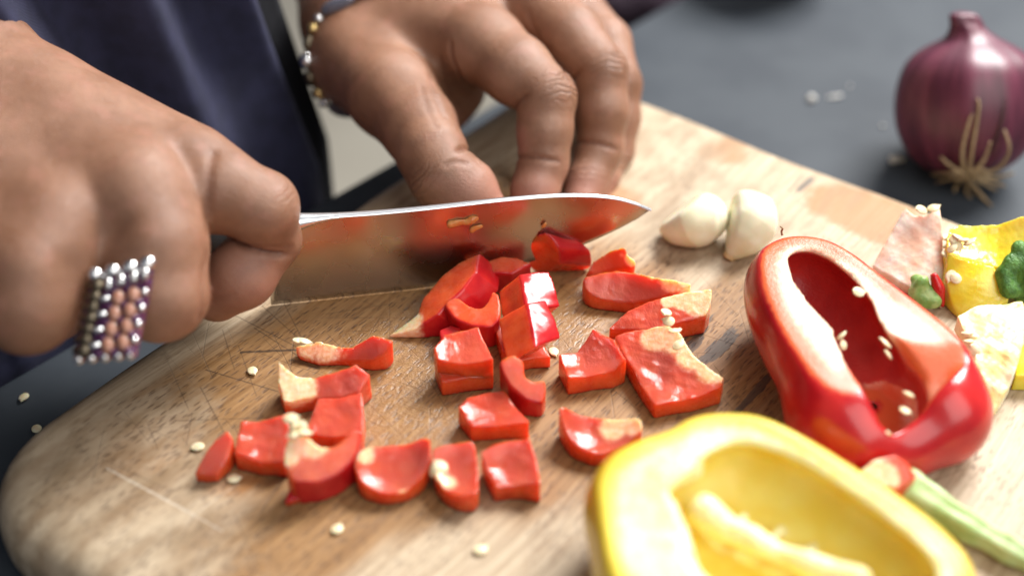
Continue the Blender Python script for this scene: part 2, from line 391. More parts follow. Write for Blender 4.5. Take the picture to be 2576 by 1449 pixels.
M_BEADGREY = mat_plain('smoke_bead', (0.10, .10, .13), (0.16, .16, .20), 8, .12, Coat_Weight=.6)
M_GREEN = mat_plain('stem_green', (0.040, .13, .014), (0.10, .25, .035), 2.5, .45, .6, 7, .12, Subsurface_Weight=.15, Subsurface_Scale=.003)
M_PALEGREEN = mat_plain('pale_green_stem', (0.33, .47, .16), (0.50, .62, .32), 1.2, .4, .2, 5, .05, Subsurface_Weight=.2, Subsurface_Scale=.004)
M_MIDGREEN = mat_plain('mid_green', (0.16, .30, .06), (0.36, .48, .18), 2.2, .45, .4, 7, .08, Subsurface_Weight=.2, Subsurface_Scale=.003)
M_ONION = mat_onion('red_onion_skin', (0.078, .013, .028), (0.155, .030, .058), (0.19, .06, .075))
M_AMBER = mat_plain('amber_flesh', (0.62, .20, .05), (0.72, .32, .10), 4, .22, .4, 16, .05, Subsurface_Weight=.4, Subsurface_Scale=.003)
M_CORE = mat_plain('pink_core', (0.84, .52, .37), (0.93, .83, .73), 1.1, .42, .3, 9, .06, Subsurface_Weight=.3, Subsurface_Scale=.004)
M_WHITECORE = mat_plain('cream_core', (0.86, .72, .28), (0.92, .86, .60), .9, .4, .35, 6, .08, Subsurface_Weight=.3, Subsurface_Scale=.004)
M_LEMON = mat_plain('lemon_flesh', (0.84, .66, .03), (0.90, .76, .12), .9, .2, .25, 8, .06, Subsurface_Weight=.4, Subsurface_Scale=.006, Coat_Weight=.3)
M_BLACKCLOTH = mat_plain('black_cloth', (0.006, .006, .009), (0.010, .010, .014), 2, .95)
M_BROWNONION = mat_onion('brown_onion_skin', (0.17, .075, .03), (0.25, .12, .05), (0.12, .05, .02))
M_ROOT = mat_plain('dry_root', (0.32, .22, .12), (0.42, .31, .18), 4, .8)
M_DRYSKIN = mat_plain('dry_skin_edge', (0.045, .015, .018), (0.07, .025, .025), 4, .6)
M_NAIL = mat_plain('nail', (0.60, .33, .26), (0.66, .40, .33), 2, .25, Subsurface_Weight=.2, Subsurface_Scale=.002)
M_PLUM = mat_plain('plum_cloth', (0.022, .010, .020), (0.04, .018, .034), 1.5, .8, .3, 4, .1)
M_CRUMB = mat_plain('pale_crumb', (0.70, .68, .62), (0.8, .78, .74), 6, .4)

# ================================================================== SETTING
A = at(1430, 165) - at(60, 1110); A[2] = 0; A /= np.linalg.norm(A)          # along the grain
B = np.array([A[1], -A[0], 0])                                             # along the far edge
# countertop: its edge runs past the person
E0 = at(0, 965, 0); E1 = at(985, 405, 0); ed = (E1 - E0) / np.linalg.norm(E1 - E0); en = np.array([ed[1], -ed[0], 0])   # en points into the counter
def prism(name, pts, z0, z1, mat, **kw):
    n = len(pts); V = [(*p[:2], z0) for p in pts] + [(*p[:2], z1) for p in pts]
    F = [list(range(n))[::-1], list(range(n, 2 * n))] + [[i, (i + 1) % n, n + (i + 1) % n, n + i] for i in range(n)]
    return mk(name, V, F, mat, smooth=False, **kw)
ct = prism('countertop', [E0 - ed * 70, E0 - ed * 70 + en * 150, E1 + ed * 130 + en * 150, E1 + ed * 130][::1], -3.0, 0.0, M_COUNTER, origin=(0, 0, 0)); tag(ct, 'dark slate grey kitchen counter', kind='structure')
bv = ct.modifiers.new('bevel', 'BEVEL'); bv.width = .003; bv.segments = 3
cf = prism('counter_front', [E0 - ed * 70 + en * 4, E0 - ed * 70 + en * 60, E1 + ed * 130 + en * 60, E1 + ed * 130 + en * 4], -88.0, -3.05, M_DARK, origin=(0, 0, 0)); tag(cf, 'dark cupboard front under the counter', kind='structure')
fl = prism('floor', [(-300, -300), (300, -300), (300, 400), (-300, 400)], -92, -90, M_FLOOR, origin=(0, 0, 0)); tag(fl, 'pale beige kitchen floor', kind='structure')

# ================================================================== CUTTING BOARD
def build_board():
    c0 = at(50, 1104, TOP - .5); c0 = c0 - B * 0.0
    near = at(6, 1410, 1.0)                                   # a point of the near end's outline
    a0 = (near - c0) @ A                                       # along A, where the near end lies
    a1 = (at(1615, 235, TOP) - c0) @ A                         # far edge
    L = a1 - a0; Wd = 60.0
    org = c0 + A * a0; org[2] = 0
    hx, hy = L / 2, Wd / 2; rc, re = 4.2, 1.1
    def local(P):
        q = P - org; return q @ A, q @ B
    def f(P):
        x, y = local(P); x = x - hx; y = y - hy
        dx = np.abs(x) - hx + rc; dy = np.abs(y) - hy + rc
        d2 = np.minimum(np.maximum(dx, dy), 0) + np.hypot(np.maximum(dx, 0), np.maximum(dy, 0)) - rc
        z = P[:, 2] - TOP / 2
        p = np.stack([x, y], 1); d2 = d2 + .07 * noise(p, .12, 5, 2)
        near_ = sstep(-x, hx - 5, hx)                          # the near end is rounder, worn
        r = re + .15 * near_
        ex = d2 + r; ez = np.abs(z) - TOP / 2 + r
        return np.minimum(np.maximum(ex, ez), 0) + np.hypot(np.maximum(ex, 0), np.maximum(ez, 0)) - r
    # grid in the board's own frame
    def g(Q):
        return f((org + Q[:, :1] * A + Q[:, 1:2] * B + Q[:, 2:3] * np.array([0, 0, 1])).astype(np.float32))
    Q, F = nets(g, (-.2, -.2, 0), (L + .2, Wd + .2, TOP), .3)
    # nets winds for a right-handed frame; (A, B, z) is left-handed
    P = org + Q[:, :1] * A + Q[:, 1:2] * B + Q[:, 2:3] * np.array([0, 0, 1]); F = F[:, ::-1]
    def blob(*L_):
        s = np.zeros(len(P))
        for (px, py, ra, rb) in L_:
            q = P - at(px, py); s = np.maximum(s, 1 - sstep(np.hypot(q @ A / ra, q @ B / rb), .35, 1.25))
        return s
    warm = blob((850, 1000, 9, 6), (1000, 900, 8, 7), (1100, 950, 9, 6), (700, 1000, 8, 5), (480, 1080, 6, 3.5), (1450, 1060, 6, 4), (1150, 1100, 7, 4), (760, 1270, 6, 4), (1150, 620, 9, 3), (1850, 800, 6, 2.5), (1420, 820, 7, 5), (1800, 1000, 7, 3))
    wet = blob((1040, 1010, 4.5, 3.2), (1000, 900, 4, 3), (1180, 800, 3, 3), (1420, 800, 3, 2))
    edge = np.minimum(np.minimum(Q[:, 0], L - Q[:, 0]), np.minimum(Q[:, 1], Wd - Q[:, 1]))
    worn = np.maximum(1 - sstep(Q[:, 0], 0.3, 5.5), .75 * (1 - sstep(edge, .2, 1.6))); worn = np.maximum(worn, .9 * blob((240, 1180, 6, 5), (330, 1330, 5, 6), (1620, 360, 6, 6), (1800, 560, 5, 6)))
    stain = blob((2170, 530, 2.2, 3.2), (1820, 375, 1.6, 1.6), (380, 1120, 2.4, 1.6), (1540, 500, 1.5, 2), (2230, 560, 2, 2), (640, 1160, 3, 1.2))
    ink = blob((1748, 835, 2.0, .22), (1815, 868, 1.7, .3), (1775, 905, 1.6, .2), (1735, 880, 1.2, .2), (2025, 465, .9, .2), (1890, 1000, 2.2, .25))
    dk = (0.045, 0.024, 0.013); lt = (0.60, 0.52, 0.42); marks = []
    for (x0, y0, x1, y1, wd, st_, col) in [(608, 886, 742, 880, .075, .85, dk), (518, 930, 700, 985, .035, .7, dk), (640, 825, 765, 905, .03, .6, dk), (585, 790, 745, 872, .03, .55, dk), (660, 770, 770, 868, .03, .5, dk), (700, 735, 770, 872, .03, .45, dk), (440, 1058, 690, 1050, .03, .5, dk), (505, 975, 572, 1105, .03, .45, dk), (600, 870, 645, 995, .03, .4, dk),
                                           (270, 1178, 470, 1285, .05, .6, lt), (470, 1285, 560, 1335, .04, .4, lt), (480, 1300, 600, 1215, .04, .3, lt), (735, 905, 800, 925, .12, .75, dk), (560, 830, 590, 930, .03, .4, dk), (820, 790, 1010, 760, .03, .35, dk), (1000, 870, 1120, 800, .03, .35, dk), (1450, 1230, 1720, 1120, .04, .3, dk), (2060, 1330, 2420, 1180, .05, .3, dk), (1985, 480, 2020, 440, .06, .6, dk)]:
        a, b = at(x0, y0) - org, at(x1, y1) - org; marks.append(((a @ A, -(a @ B)), (b @ A, -(b @ B)), wd, st_, col))
    o = mk('cutting_board', P, F, mat_board(marks), origin=org, rotz=math.atan2(A[1], A[0]), attrs=dict(warm=warm, wet=wet, worn=worn, stain=stain, ink=ink))
    tag(o, 'worn wooden chopping board with rounded edges and knife scratches', 'cutting board')
build_board()

# ================================================================== SEEDS
def seed_mesh():
    def f(P):
        d = ell(P, (0, 0, 0), (.215, .185, .062)); d = smin(d, cone(P, (.17, .03, 0), (.26, .07, 0), .045, .022), .05)
        r = np.hypot(P[:, 0], P[:, 1]); return d + .012 * np.exp(-((r - .13) / .03) ** 2)
    V, F = nets(f, (-.24, -.22, -.09), (.3, .22, .09), .03)
    me = mk('seed', V, F, M_SEED, origin=(0, 0, 0)); m = me.data; bpy.data.objects.remove(me); return m
SEED = seed_mesh()
rng = random.Random(7)
def seed_at(p, parent=None, flat=.25, s=1.0):
    return inst(SEED, 'pepper_seed' if parent is None else 'seed', parent, p, (rng.uniform(-flat, flat), rng.uniform(-flat, flat), rng.uniform(0, 6.28)), (s, s, s * 1.15))

# ================================================================== CHOPPED PEPPER
def slab(name, label, pts, t, kind='flesh', mat=None, bowl=0.0, shear=(0, 0, 0), pale=(), skin_edges=(), rough=.02, h=.055, soft=.05, cat='pepper piece', group='chopped red pepper pieces', seed=1, keep=None, extra=None, floor=TOP, taper=0.0, vert=False):
    """a piece of pepper wall: the outline of its visible face with heights above the board, t cm thick"""
    P3 = np.array([at(x, y, TOP + hh) for x, y, hh in pts]); c = P3.mean(0)
    if kind == 'flesh' and floor == TOP and 'core' not in name: t = max(t, np.mean([q[2] for q in pts]) + .15)
    u_, s_, vt = np.linalg.svd(P3 - c); n = vt[2]
    if n @ (CAM - c) < 0: n = -n
    e1 = vt[0]; e2 = np.cross(n, e1)
    poly = np.stack([(P3 - c) @ e1, (P3 - c) @ e2], 1); res = (P3 - c) @ n
    sp = poly if keep is None else chaikin(poly, keep, .2)
    rad = np.sqrt((poly ** 2).sum(1)).mean()
    sh = np.array(shear, float)
    if (kind == 'flesh' and floor == TOP) or vert:
        zz = np.array([0, 0, 1.0]); zn = max(n[2], .45); sh = sh - (zz - n * n[2]) / zn * .85
    shu, shv, shn = sh @ e1, sh @ e2, 1.0
    def parts(P):
        q = P - c; u, v, w_ = q @ e1, q @ e2, q @ n
        wt = 1e-9; wf = 0
        for (pu, pv), r in zip(poly, res):
            k = 1 / ((u - pu) ** 2 + (v - pv) ** 2 + .15); wf = wf + k * r; wt = wt + k
        wf = wf / wt
        rr = (u * u + v * v) / (rad * rad)
        wf = wf - bowl * (1 - np.minimum(rr, 1.6))
        wn = wf + .45 * rough * noise(np.stack([u, v], 1), .8, seed, 3)
        return u, v, w_, wf, wn
    def f(P):
        u, v, w_, wf, wn = parts(P)
        dw = np.maximum(wf - w_, 0)
        k = 1 - taper * dw / max(t, .1)
        jag = .016 * noise(P, .55, seed + 9, 2)
        d = poly2((u - shu * dw) / k, (v - shv * dw) / k, sp) + jag
        d = smax(d, w_ - wn, soft); d = smax(d, wf - w_ - t, soft)
        if extra is not None: d = extra(P, d)
        return np.maximum(d, floor + .015 - P[:, 2])
    ext = np.abs(sh).max() * t + .3
    Pb = np.concatenate([P3, P3 - n * t + sh * t]); lo, hi = Pb.min(0) - .35 - bowl * .3, Pb.max(0) + .35 + bowl * .3; lo[2] = max(lo[2], floor - .1)
    V, F = nets(f, lo, hi, h)
    u, v, w_, wf, wn = parts(V)
    if kind == 'flesh': sk = np.minimum(w_ - wf + t, .9 * (V[:, 2] - floor) + .02 * noise(V, .5, seed, 2))
    elif kind == 'skin': sk = wf - w_
    else:
        pl = [poly[i] for i in skin_edges]; dw = np.maximum(wf - w_, 0); sk = segs2(u - shu * dw, v - shv * dw, pl)
    inner = sstep(w_ - wn, -.12, -.03) if kind == 'flesh' else np.zeros(len(V))
    pa = np.zeros(len(V))
    for (px, py, hh, r) in pale:  # pith colour; small spots in mid face paint highlights into the colour
        pa = np.maximum(pa, 1 - sstep(np.linalg.norm(V - at(px, py, TOP + hh), axis=1), r * .55, r * 1.25))
    o = mk(name, V, F, mat or M_RED, attrs=dict(sk=np.maximum(sk, 0), inner=inner, pale=pa))
    return tag(o, label, cat, group)
PP = 'pepper_piece'
#  the heap under the blade
slab(PP, 'long slanting red pepper slice with a pale pointed end by the blade', [(1207, 640, 1.7), (1150, 660, 1.6), (1100, 702, 1.3), (1064, 745, 1.0), (1048, 792, .6), (975, 846, .08), (1040, 834, .35), (1100, 790, 1.0), (1165, 725, 1.5), (1200, 685, 1.7)], 1.1, 'ring', skin_edges=(5, 6, 7, 8, 9, 0), shear=(.45, -.15, 0), pale=[(1000, 832, .2, 1.0), (1030, 815, .4, .6)], seed=2, rough=.035)
slab(PP, 'red pepper chunk with a notched top pressed against the middle of the blade', [(1165, 632, 1.2), (1225, 655, 1.35), (1262, 640, 1.5), (1300, 645, 1.4), (1338, 668, 1.1), (1290, 690, 1.1), (1220, 690, 1.1), (1175, 672, 1.2)], 1.2, 'ring', skin_edges=(4, 5, 6, 7), shear=(-.05, .12, 0), vert=True, seed=3)
slab(PP, 'arched red pepper piece standing skin up against the blade', [(1309, 638, 1.2), (1330, 612, 1.7), (1353, 588, 2.15), (1375, 579, 2.35), (1394, 602, 2.1), (1405, 635, 1.7), (1409, 668, .95), (1391, 672, .5), (1368, 681, .2), (1342, 681, .12), (1328, 665, .4)], 1.0, 'ring', skin_edges=(2, 3, 4, 5, 6), shear=(.9, -.3, -.85), seed=4, keep=1)
slab(PP, 'small curved red pepper arc lying with its open side up beside the long slice', [(1113, 764, 1.25), (1150, 744, 1.35), (1176, 768, 1.3), (1205, 778, 1.3), (1225, 762, 1.4), (1240, 729, 1.5), (1258, 745, 1.45), (1260, 800, 1.25), (1238, 822, 1.15), (1185, 820, 1.1), (1140, 800, 1.15)], 1.15, 'ring', skin_edges=(0, 10, 9, 8, 7), shear=(0, .06, 0), vert=True, seed=5, keep=1, rough=.05)
slab(PP, 'red pepper cube with shiny skin up behind its twin', [(1306, 692, 1.9), (1345, 682, 2.0), (1384, 680, 1.9), (1400, 730, 1.6), (1408, 772, 1.2), (1375, 776, 1.4), (1330, 782, 1.7), (1318, 740, 1.85)], 1.0, 'skin', shear=(-.55, -.25, 0), bowl=-.06, seed=6)
slab(PP, 'red pepper cube with shiny skin up in front of its twin', [(1320, 766, 2.1), (1350, 756, 2.15), (1375, 752, 2.0), (1396, 800, 1.7), (1410, 850, 1.35), (1385, 858, 1.5), (1352, 870, 1.85), (1335, 815, 2.0)], 1.05, 'skin', shear=(-.62, -.20, 0), bowl=-.07, seed=7)
slab(PP, 'red pepper slab half buried under the shiny cubes', [(1245, 828, .75), (1262, 805, .8), (1300, 800, .8), (1360, 850, .75), (1386, 898, .6), (1340, 900, .6), (1290, 912, .6), (1262, 880, .7)], .75, 'flesh', shear=(0, .05, 0), seed=8)
slab(PP, 'squarish red pepper chunk on top of a two-piece stack', [(1090, 874, 1.55), (1116, 838, 1.65), (1160, 830, 1.6), (1204, 822, 1.7), (1226, 870, 1.55), (1240, 908, 1.4), (1170, 912, 1.4), (1100, 905, 1.4)], .72, 'flesh', bowl=0.16, shear=(.0, .0, 0), seed=9, rough=.04)
slab(PP, 'red pepper chunk underneath, lower half of the two-piece stack', [(1098, 925, .85), (1130, 880, .9), (1215, 870, .9), (1242, 945, .7), (1180, 950, .72), (1112, 962, .7)], .85, 'flesh', seed=10)
slab(PP, 'small red pepper end peeping from behind the stack', [(1105, 830, .75), (1135, 815, .8), (1160, 822, .8), (1158, 850, .7), (1110, 862, .7)], .7, 'skin', seed=11)
slab(PP, 'curled red pepper strip standing on edge between stack and cube', [(1254, 908, 1.9), (1290, 890, 2.0), (1318, 908, 1.8), (1320, 945, 1.5), (1342, 960, 1.35), (1372, 955, 1.3), (1374, 990, 1.0), (1362, 1015, .8), (1320, 1005, .9), (1280, 970, 1.3), (1262, 935, 1.7)], 1.0, 'ring', skin_edges=(0, 10, 9, 8, 7), shear=(0, .1, 0), vert=True, seed=12, keep=1)
slab(PP, 'red pepper cube with glistening inside up right behind the front row', [(1152, 1022, .95), (1176, 996, 1.0), (1225, 984, 1.0), (1268, 978, 1.05), (1300, 1020, .9), (1334, 1066, .8), (1270, 1068, .8), (1185, 1072, .8)], .9, 'flesh', bowl=0.14, shear=(0, .02, 0), seed=13, rough=.045)
#  right of the middle
slab(PP, 'red pepper chunk with one upturned horn next to the big seedy piece', [(1405, 894, .95), (1450, 880, 1.0), (1478, 850, 1.2), (1492, 820, 1.6), (1545, 848, 1.5), (1576, 908, 1.1), (1545, 930, .95), (1490, 940, .9), (1430, 952, .85)], .95, 'flesh', bowl=0.22, shear=(0, .0, 0), seed=14, rough=.05)
big = slab(PP, 'big red pepper piece with pale ridge and a row of seeds', [(1548, 850, .9), (1600, 838, .95), (1680, 815, 1.5), (1712, 830, 1.7), (1745, 880, 1.5), (1790, 925, 1.2), (1822, 950, .95), (1815, 975, .8), (1740, 1000, .75), (1648, 1020, .7), (1600, 945, .8)], .85, 'flesh', bowl=0.2, shear=(0, .0, 0), pale=[(1700, 840, 1.6, .8), (1745, 885, 1.4, .75), (1790, 930, 1.1, .6), (1650, 850, 1.2, .6)], seed=15, rough=.06)
for (x, y, hh) in [(1676, 785, 2.15), (1682, 808, 1.95), (1697, 832, 1.9), (1706, 868, 1.7)]: seed_at(at(x, y, TOP + hh), big, .5, 1.15)
slab(PP, 'red pepper piece with white pith at its far end behind the seedy piece', [(1530, 828, .5), (1580, 780, .9), (1630, 755, 1.2), (1700, 735, 1.4), (1790, 726, 1.4), (1788, 765, 1.2), (1775, 795, .9), (1700, 810, .95), (1620, 830, .7)], .9, 'flesh', bowl=.04, pale=[(1760, 745, 1.3, .9), (1715, 745, 1.3, .6), (1680, 758, 1.2, .3)], seed=16, rough=.05)
slab(PP, 'broad red pepper piece with a folded ridge close to the knife tip', [(1465, 702, .9), (1495, 690, 1.1), (1560, 676, 1.5), (1625, 688, 1.7), (1690, 700, 1.6), (1750, 716, 1.2), (1700, 738, .95), (1640, 752, .8), (1580, 762, .7), (1515, 752, .65), (1478, 735, .7)], .7, 'flesh', bowl=0.24, pale=[(1745, 716, 1.2, .7), (1690, 702, 1.6, .6), (1640, 690, 1.65, .35)], seed=17, rough=.04, keep=1)
slab(PP, 'horned red pepper scrap curling up nearest the garlic', [(1472, 690, .8), (1490, 655, 1.3), (1530, 635, 1.6), (1572, 620, 1.9), (1580, 642, 1.6), (1602, 655, 1.4), (1590, 668, 1.1), (1545, 672, 1.0), (1500, 688, .8)], .6, 'flesh', bowl=0.16, pale=[(1590, 655, 1.4, .35), (1560, 650, 1.5, .25)], seed=18)
#  left cluster
pc = slab(PP, 'red pepper strip with a long cream pith tongue, rearmost of the left heap', [(742, 868, .5), (770, 865, .65), (805, 858, .75), (852, 870, .6), (885, 872, .8), (935, 842, 1.3), (990, 856, 1.2), (965, 890, .9), (935, 905, .6), (870, 905, .4), (800, 912, .22), (752, 893, .28)], .8, 'flesh', bowl=0.08, pale=[(760, 875, .9, .8), (810, 875, 1, .9), (850, 885, .9, .55)], seed=19)
for (x, y, hh) in [(750, 856, 1.25), (766, 858, 1.25)]: seed_at(at(x, y, TOP + hh), pc, .6, 1.1)
slab(PP, 'red pepper piece with upturned cream pith at its left end', [(700, 905, 1.7), (716, 918, 1.6), (745, 945, 1.2), (790, 948, 1.1), (840, 935, 1.2), (895, 918, 1.35), (932, 942, 1.2), (905, 985, .9), (860, 995, .8), (780, 1000, .75), (715, 1010, .8), (700, 960, 1.2)], .85, 'flesh', bowl=0.12, pale=[(712, 940, 1.5, .8), (745, 970, 1.1, .8), (765, 985, .9, .5), (705, 910, 1.7, .5)], seed=20, rough=.05)
slab(PP, 'flat red pepper square with streaked wet inside in the left heap', [(768, 1085, .9), (785, 1040, 1.0), (800, 1000, 1.1), (850, 998, 1.15), (910, 990, 1.2), (915, 1040, 1.1), (912, 1095, .95), (840, 1100, .9)], .75, 'flesh', bowl=0.12, seed=21, rough=.06)
slab(PP, 'red pepper square second from the left end', [(588, 1140, .85), (604, 1055, 1.15), (650, 1058, 1.0), (722, 1038, 1.2), (728, 1100, 1.0), (720, 1160, .8), (650, 1160, .75)], .8, 'flesh', bowl=0.16, seed=22, rough=.06)
slab(PP, 'thin red pepper sliver at the far left end', [(487, 1188, .55), (515, 1140, .9), (540, 1108, 1.1), (572, 1078, 1.3), (586, 1100, 1.2), (572, 1150, .8), (548, 1196, .4), (515, 1196, .4)], .5, 'flesh', bowl=-.03, seed=23)
pu = slab(PP, 'fat curved red pepper arc with seeds caught on pale pith', [(712, 1160, 1.9), (722, 1100, 2.2), (752, 1090, 2.2), (778, 1100, 2.1), (800, 1122, 1.9), (838, 1125, 1.8), (870, 1098, 1.9), (898, 1075, 1.9), (910, 1105, 1.6), (895, 1150, 1.3), (850, 1195, 1.1), (800, 1215, 1.1), (735, 1215, 1.2)], 1.1, 'ring', skin_edges=(7, 8, 9, 10, 11, 12), shear=(0, .15, 0), pale=[(735, 1100, 2.1, .75), (728, 1140, 2.0, .45), (790, 1115, 2.0, .55)], vert=True, seed=24, keep=1)
for (x, y, hh) in [(730, 1052, 2.5), (738, 1072, 2.5), (758, 1076, 2.4), (768, 1088, 2.35), (742, 1092, 2.3)]: seed_at(at(x, y, TOP + hh), pu, .7, 1.2)
#  front row
slab(PP, 'rounded red pepper end cap, leftmost of the front row', [(888, 1160, 1.1), (915, 1122, 1.3), (1000, 1112, 1.2), (1085, 1100, 1.3), (1084, 1150, 1.1), (1062, 1195, .9), (1020, 1232, .7), (960, 1240, .65), (905, 1215, .8)], .9, 'flesh', bowl=0.34, shear=(0, .0, 0), pale=[(925, 1140, 1.25, .4), (1010, 1225, .8, .3)], seed=25, keep=1, rough=.05)
pw = slab(PP, 'narrow red pepper piece holding one seed, middle of the front row', [(1086, 1130, 1.3), (1110, 1118, 1.3), (1150, 1112, 1.25), (1195, 1108, 1.3), (1204, 1170, 1.1), (1203, 1245, .8), (1160, 1250, .75), (1120, 1235, .8), (1090, 1190, 1.0)], .9, 'flesh', bowl=0.28, pale=[(1100, 1175, 1.2, .55), (1130, 1200, 1, .4)], seed=26, keep=1)
for (x, y, hh) in [(1092, 1180, 1.45), (1112, 1172, 1.4)]: seed_at(at(x, y, TOP + hh), pw, .6, 1.1)
slab(PP, 'red pepper block with square corners, right end of the front row', [(1208, 1134, 1.2), (1245, 1114, 1.25), (1332, 1098, 1.3), (1350, 1150, 1.1), (1360, 1220, .85), (1310, 1218, .8), (1245, 1225, .75), (1222, 1180, 1.0)], .85, 'flesh', bowl=0.24, seed=27, rough=.05)
slab(PP, 'lone triangular red pepper piece left of the yellow half', [(1405, 1026, 1.2), (1470, 1038, 1.15), (1560, 1046, 1.15), (1612, 1050, 1.2), (1620, 1085, 1.0), (1580, 1112, .85), (1500, 1142, .75), (1440, 1115, .8), (1415, 1070, 1.0)], .85, 'flesh', bowl=0.34, pale=[(1590, 1055, 1.15, .6), (1540, 1070, 1, .55)], seed=28, keep=1, rough=.05)
slab(PP, 'small red pepper tail lying under the fat curved arc', [(716, 1262, .35), (730, 1225, .5), (790, 1228, .5), (770, 1248, .4)], .4, 'skin', seed=29)
#  loose seeds
for (x, y, z, lab) in [(635, 932, TOP, 'pale seed lying alone left of the pith strips'), (498, 1123, TOP, 'pale seed above the far left pepper sliver'), (587, 1203, TOP, 'pale seed below the far left pepper square'),
                       (848, 1330, TOP, 'pale seed alone in front of the pepper row'), (1393, 884, TOP, 'wet pale seed tucked right of the shiny cubes'), (60, 998, 0, 'pale seed on the dark counter nearer the ring'), (92, 1078, 0, 'pale seed on the dark counter touching the board edge'), (1208, 1382, TOP, 'blurred pale seed at the front below the row')]:
    tag(seed_at(at(x, y, z + .09), None, .12, 1.0 + .1 * rng.random()), lab, 'seed', 'loose pepper seeds')

# ================================================================== KNIFE
H0 = at(690, 768); KU = at(1076, 725) - H0; KU[2] = 0; KU /= np.linalg.norm(KU); KN = np.array([KU[1], -KU[0], 0])   # KN faces the camera
def onblade(x, y):
    d = ray(x, y); t = ((H0 - CAM) @ KN) / (d @ KN); p = CAM + d * t; return np.array([(p - H0) @ KU, p[2]])
def build_knife():
    root = empty('kitchen_knife', H0); tag(root, 'kitchen knife with a broad shiny blade held by the right hand', 'knife')
    edge = np.array([onblade(*p) for p in [(690, 768), (880, 747), (1076, 725), (1200, 698), (1330, 660), (1456, 622), (1550, 580), (1600, 553), (1637, 527)]])
    spine = np.array([onblade(*p) for p in [(690, 549), (800, 541), (900, 536), (1000, 528), (1100, 518), (1250, 501), (1350, 492), (1430, 488), (1520, 491), (1580, 502), (1637, 526)]])
    edge[:, 1] = np.maximum(edge[:, 1], TOP + .03)
    n, m = 90, 14; S = np.linspace(0, 1, n) ** .85
    def pw(s, z, th): return H0 * np.array([1, 1, 0]) + KU * s + KN * th + np.array([0, 0, z])
    smax_ = edge[-1, 0]; V = []; F = []
    sp_at = lambda s: np.interp(s, spine[:, 0], spine[:, 1]); ed_at = lambda s: np.interp(s, edge[:, 0], edge[:, 1])
    def smoothed(fn, s): return sum(fn(np.clip(s + d, 0, smax_)) * w_ for d, w_ in ((-.5, .2), (-.25, .2), (0, .2), (.25, .2), (.5, .2))) if 0.6 < s < smax_ - .7 else fn(s)
    for side in (1, -1):
        b0 = len(V)
        for i in range(n):
            s = smax_ * S[i]; zs = smoothed(sp_at, s); ze = min(smoothed(ed_at, s), zs)
            th = .16 * (1 - .5 * s / smax_)
            for j in range(m):
                v = j / (m - 1); k = th * (1 - v) ** .8 + .006 if v < .93 else th * (1 - v) * .6 + .004
                V.append(pw(s - (.12 * v if i == 0 else 0), zs - .05 + (ze - zs + .05) * v, side * k))
        for i in range(n - 1):
            for j in range(m - 1):
                q = [b0 + i * m + j, b0 + i * m + j + 1, b0 + (i + 1) * m + j + 1, b0 + (i + 1) * m + j]
                F.append(q if side > 0 else q[::-1])
    N1 = n * m
    for j in range(m - 1): F.append([j, N1 + j, N1 + j + 1, j + 1])
    for i in range(n - 1): F.append([i * m + m - 1, N1 + i * m + m - 1, N1 + (i + 1) * m + m - 1, (i + 1) * m + m - 1])
    mk('blade', V, F, M_BLADE, root)
    # rounded spine strip along the back of the blade
    V = []; F = []; q = 7
    for i in range(n):
        s = smax_ * S[i]; zs = smoothed(sp_at, s); th = .16 * (1 - .5 * s / smax_) + .012
        for j in range(q):
            a = math.pi * j / (q - 1); V.append(pw(s, zs - .055 + .07 * math.sin(a), th * math.cos(a)))
    for i in range(n - 1):
        for j in range(q - 1): F.append([i * q + j, (i + 1) * q + j, (i + 1) * q + j + 1, i * q + j + 1])
    mk('spine', V, F, M_SPINE, root)
    zb = sp_at(0.9)
    cs = [(4.6, zb - .07, .08, .015), (3.4, zb - .07, .12, .045), (2.5, zb - .09, .19, .11), (1.9, zb - .15, .27, .18), (1.4, zb - .22, .35, .30), (.9, zb - .36, .44, .46), (.3, zb - .5, .54, .70), (-.5, zb - .65, .65, .95), (-1.2, zb - .75, .74, 1.05)]
    def loft(cs, seg=18):
        V = []; F = []
        for (s, z, a, b) in cs:
            for k in range(seg):
                t = 2 * math.pi * k / seg; V.append(pw(s, z + (sp_at(s) - zb if s > 0 else 0) + b * math.sin(t), a * math.cos(t)))
        for i in range(len(cs) - 1):
            for k in range(seg):
                k2 = (k + 1) % seg; F.append([i * seg + k, (i + 1) * seg + k, (i + 1) * seg + k2, i * seg + k2])
        F.append(list(range(seg))); F.append([(len(cs) - 1) * seg + k for k in range(seg)][::-1]); return V, F
    P = np.array(cs); t = np.linspace(0, 1, 24); xx = np.linspace(0, 1, len(cs))
    fine = [tuple(np.interp(k, xx, P[:, j]) for j in range(4)) for k in t]
    mk('bolster', *loft(fine), M_SPINE, root)
    hs = [(-1.2, zb - .75, .73, 1.03), (-2.5, zb - .8, .85, 1.1), (-5, zb - .95, .95, 1.25), (-8, zb - 1.0, .9, 1.15), (-10.5, zb - 1.1, .95, 1.25), (-11.5, zb - 1.3, .7, .9), (-11.7, zb - 1.35, .2, .3)]
    mk('handle', *loft(hs), M_HANDLE, root)
    def bit(name, label, x, y, L_, r_, mat):
        s, z = onblade(x, y); p = pw(s, z, .16)
        a = pw(s - L_ / 2, z - .04, .17); b = pw(s + L_ / 2, z + .10, .17)
        def f(P): return cone(P, a, b, r_, r_ * .8) + .04 * noise(P, 1.6, 3, 2)
        V, F = nets(f, np.minimum(a, b) - r_ - .1, np.maximum(a, b) + r_ + .1, .035)
        mm = (V - p) @ KN; V = V - KN * (mm * .35)[:, None]
        o = mk(name, V, F, mat, attrs=dict(sk=np.full(len(V), .5), pale=np.full(len(V), .18), inner=np.zeros(len(V))))
        tag(o, label, 'pepper scrap', 'pepper scraps stuck to the blade')
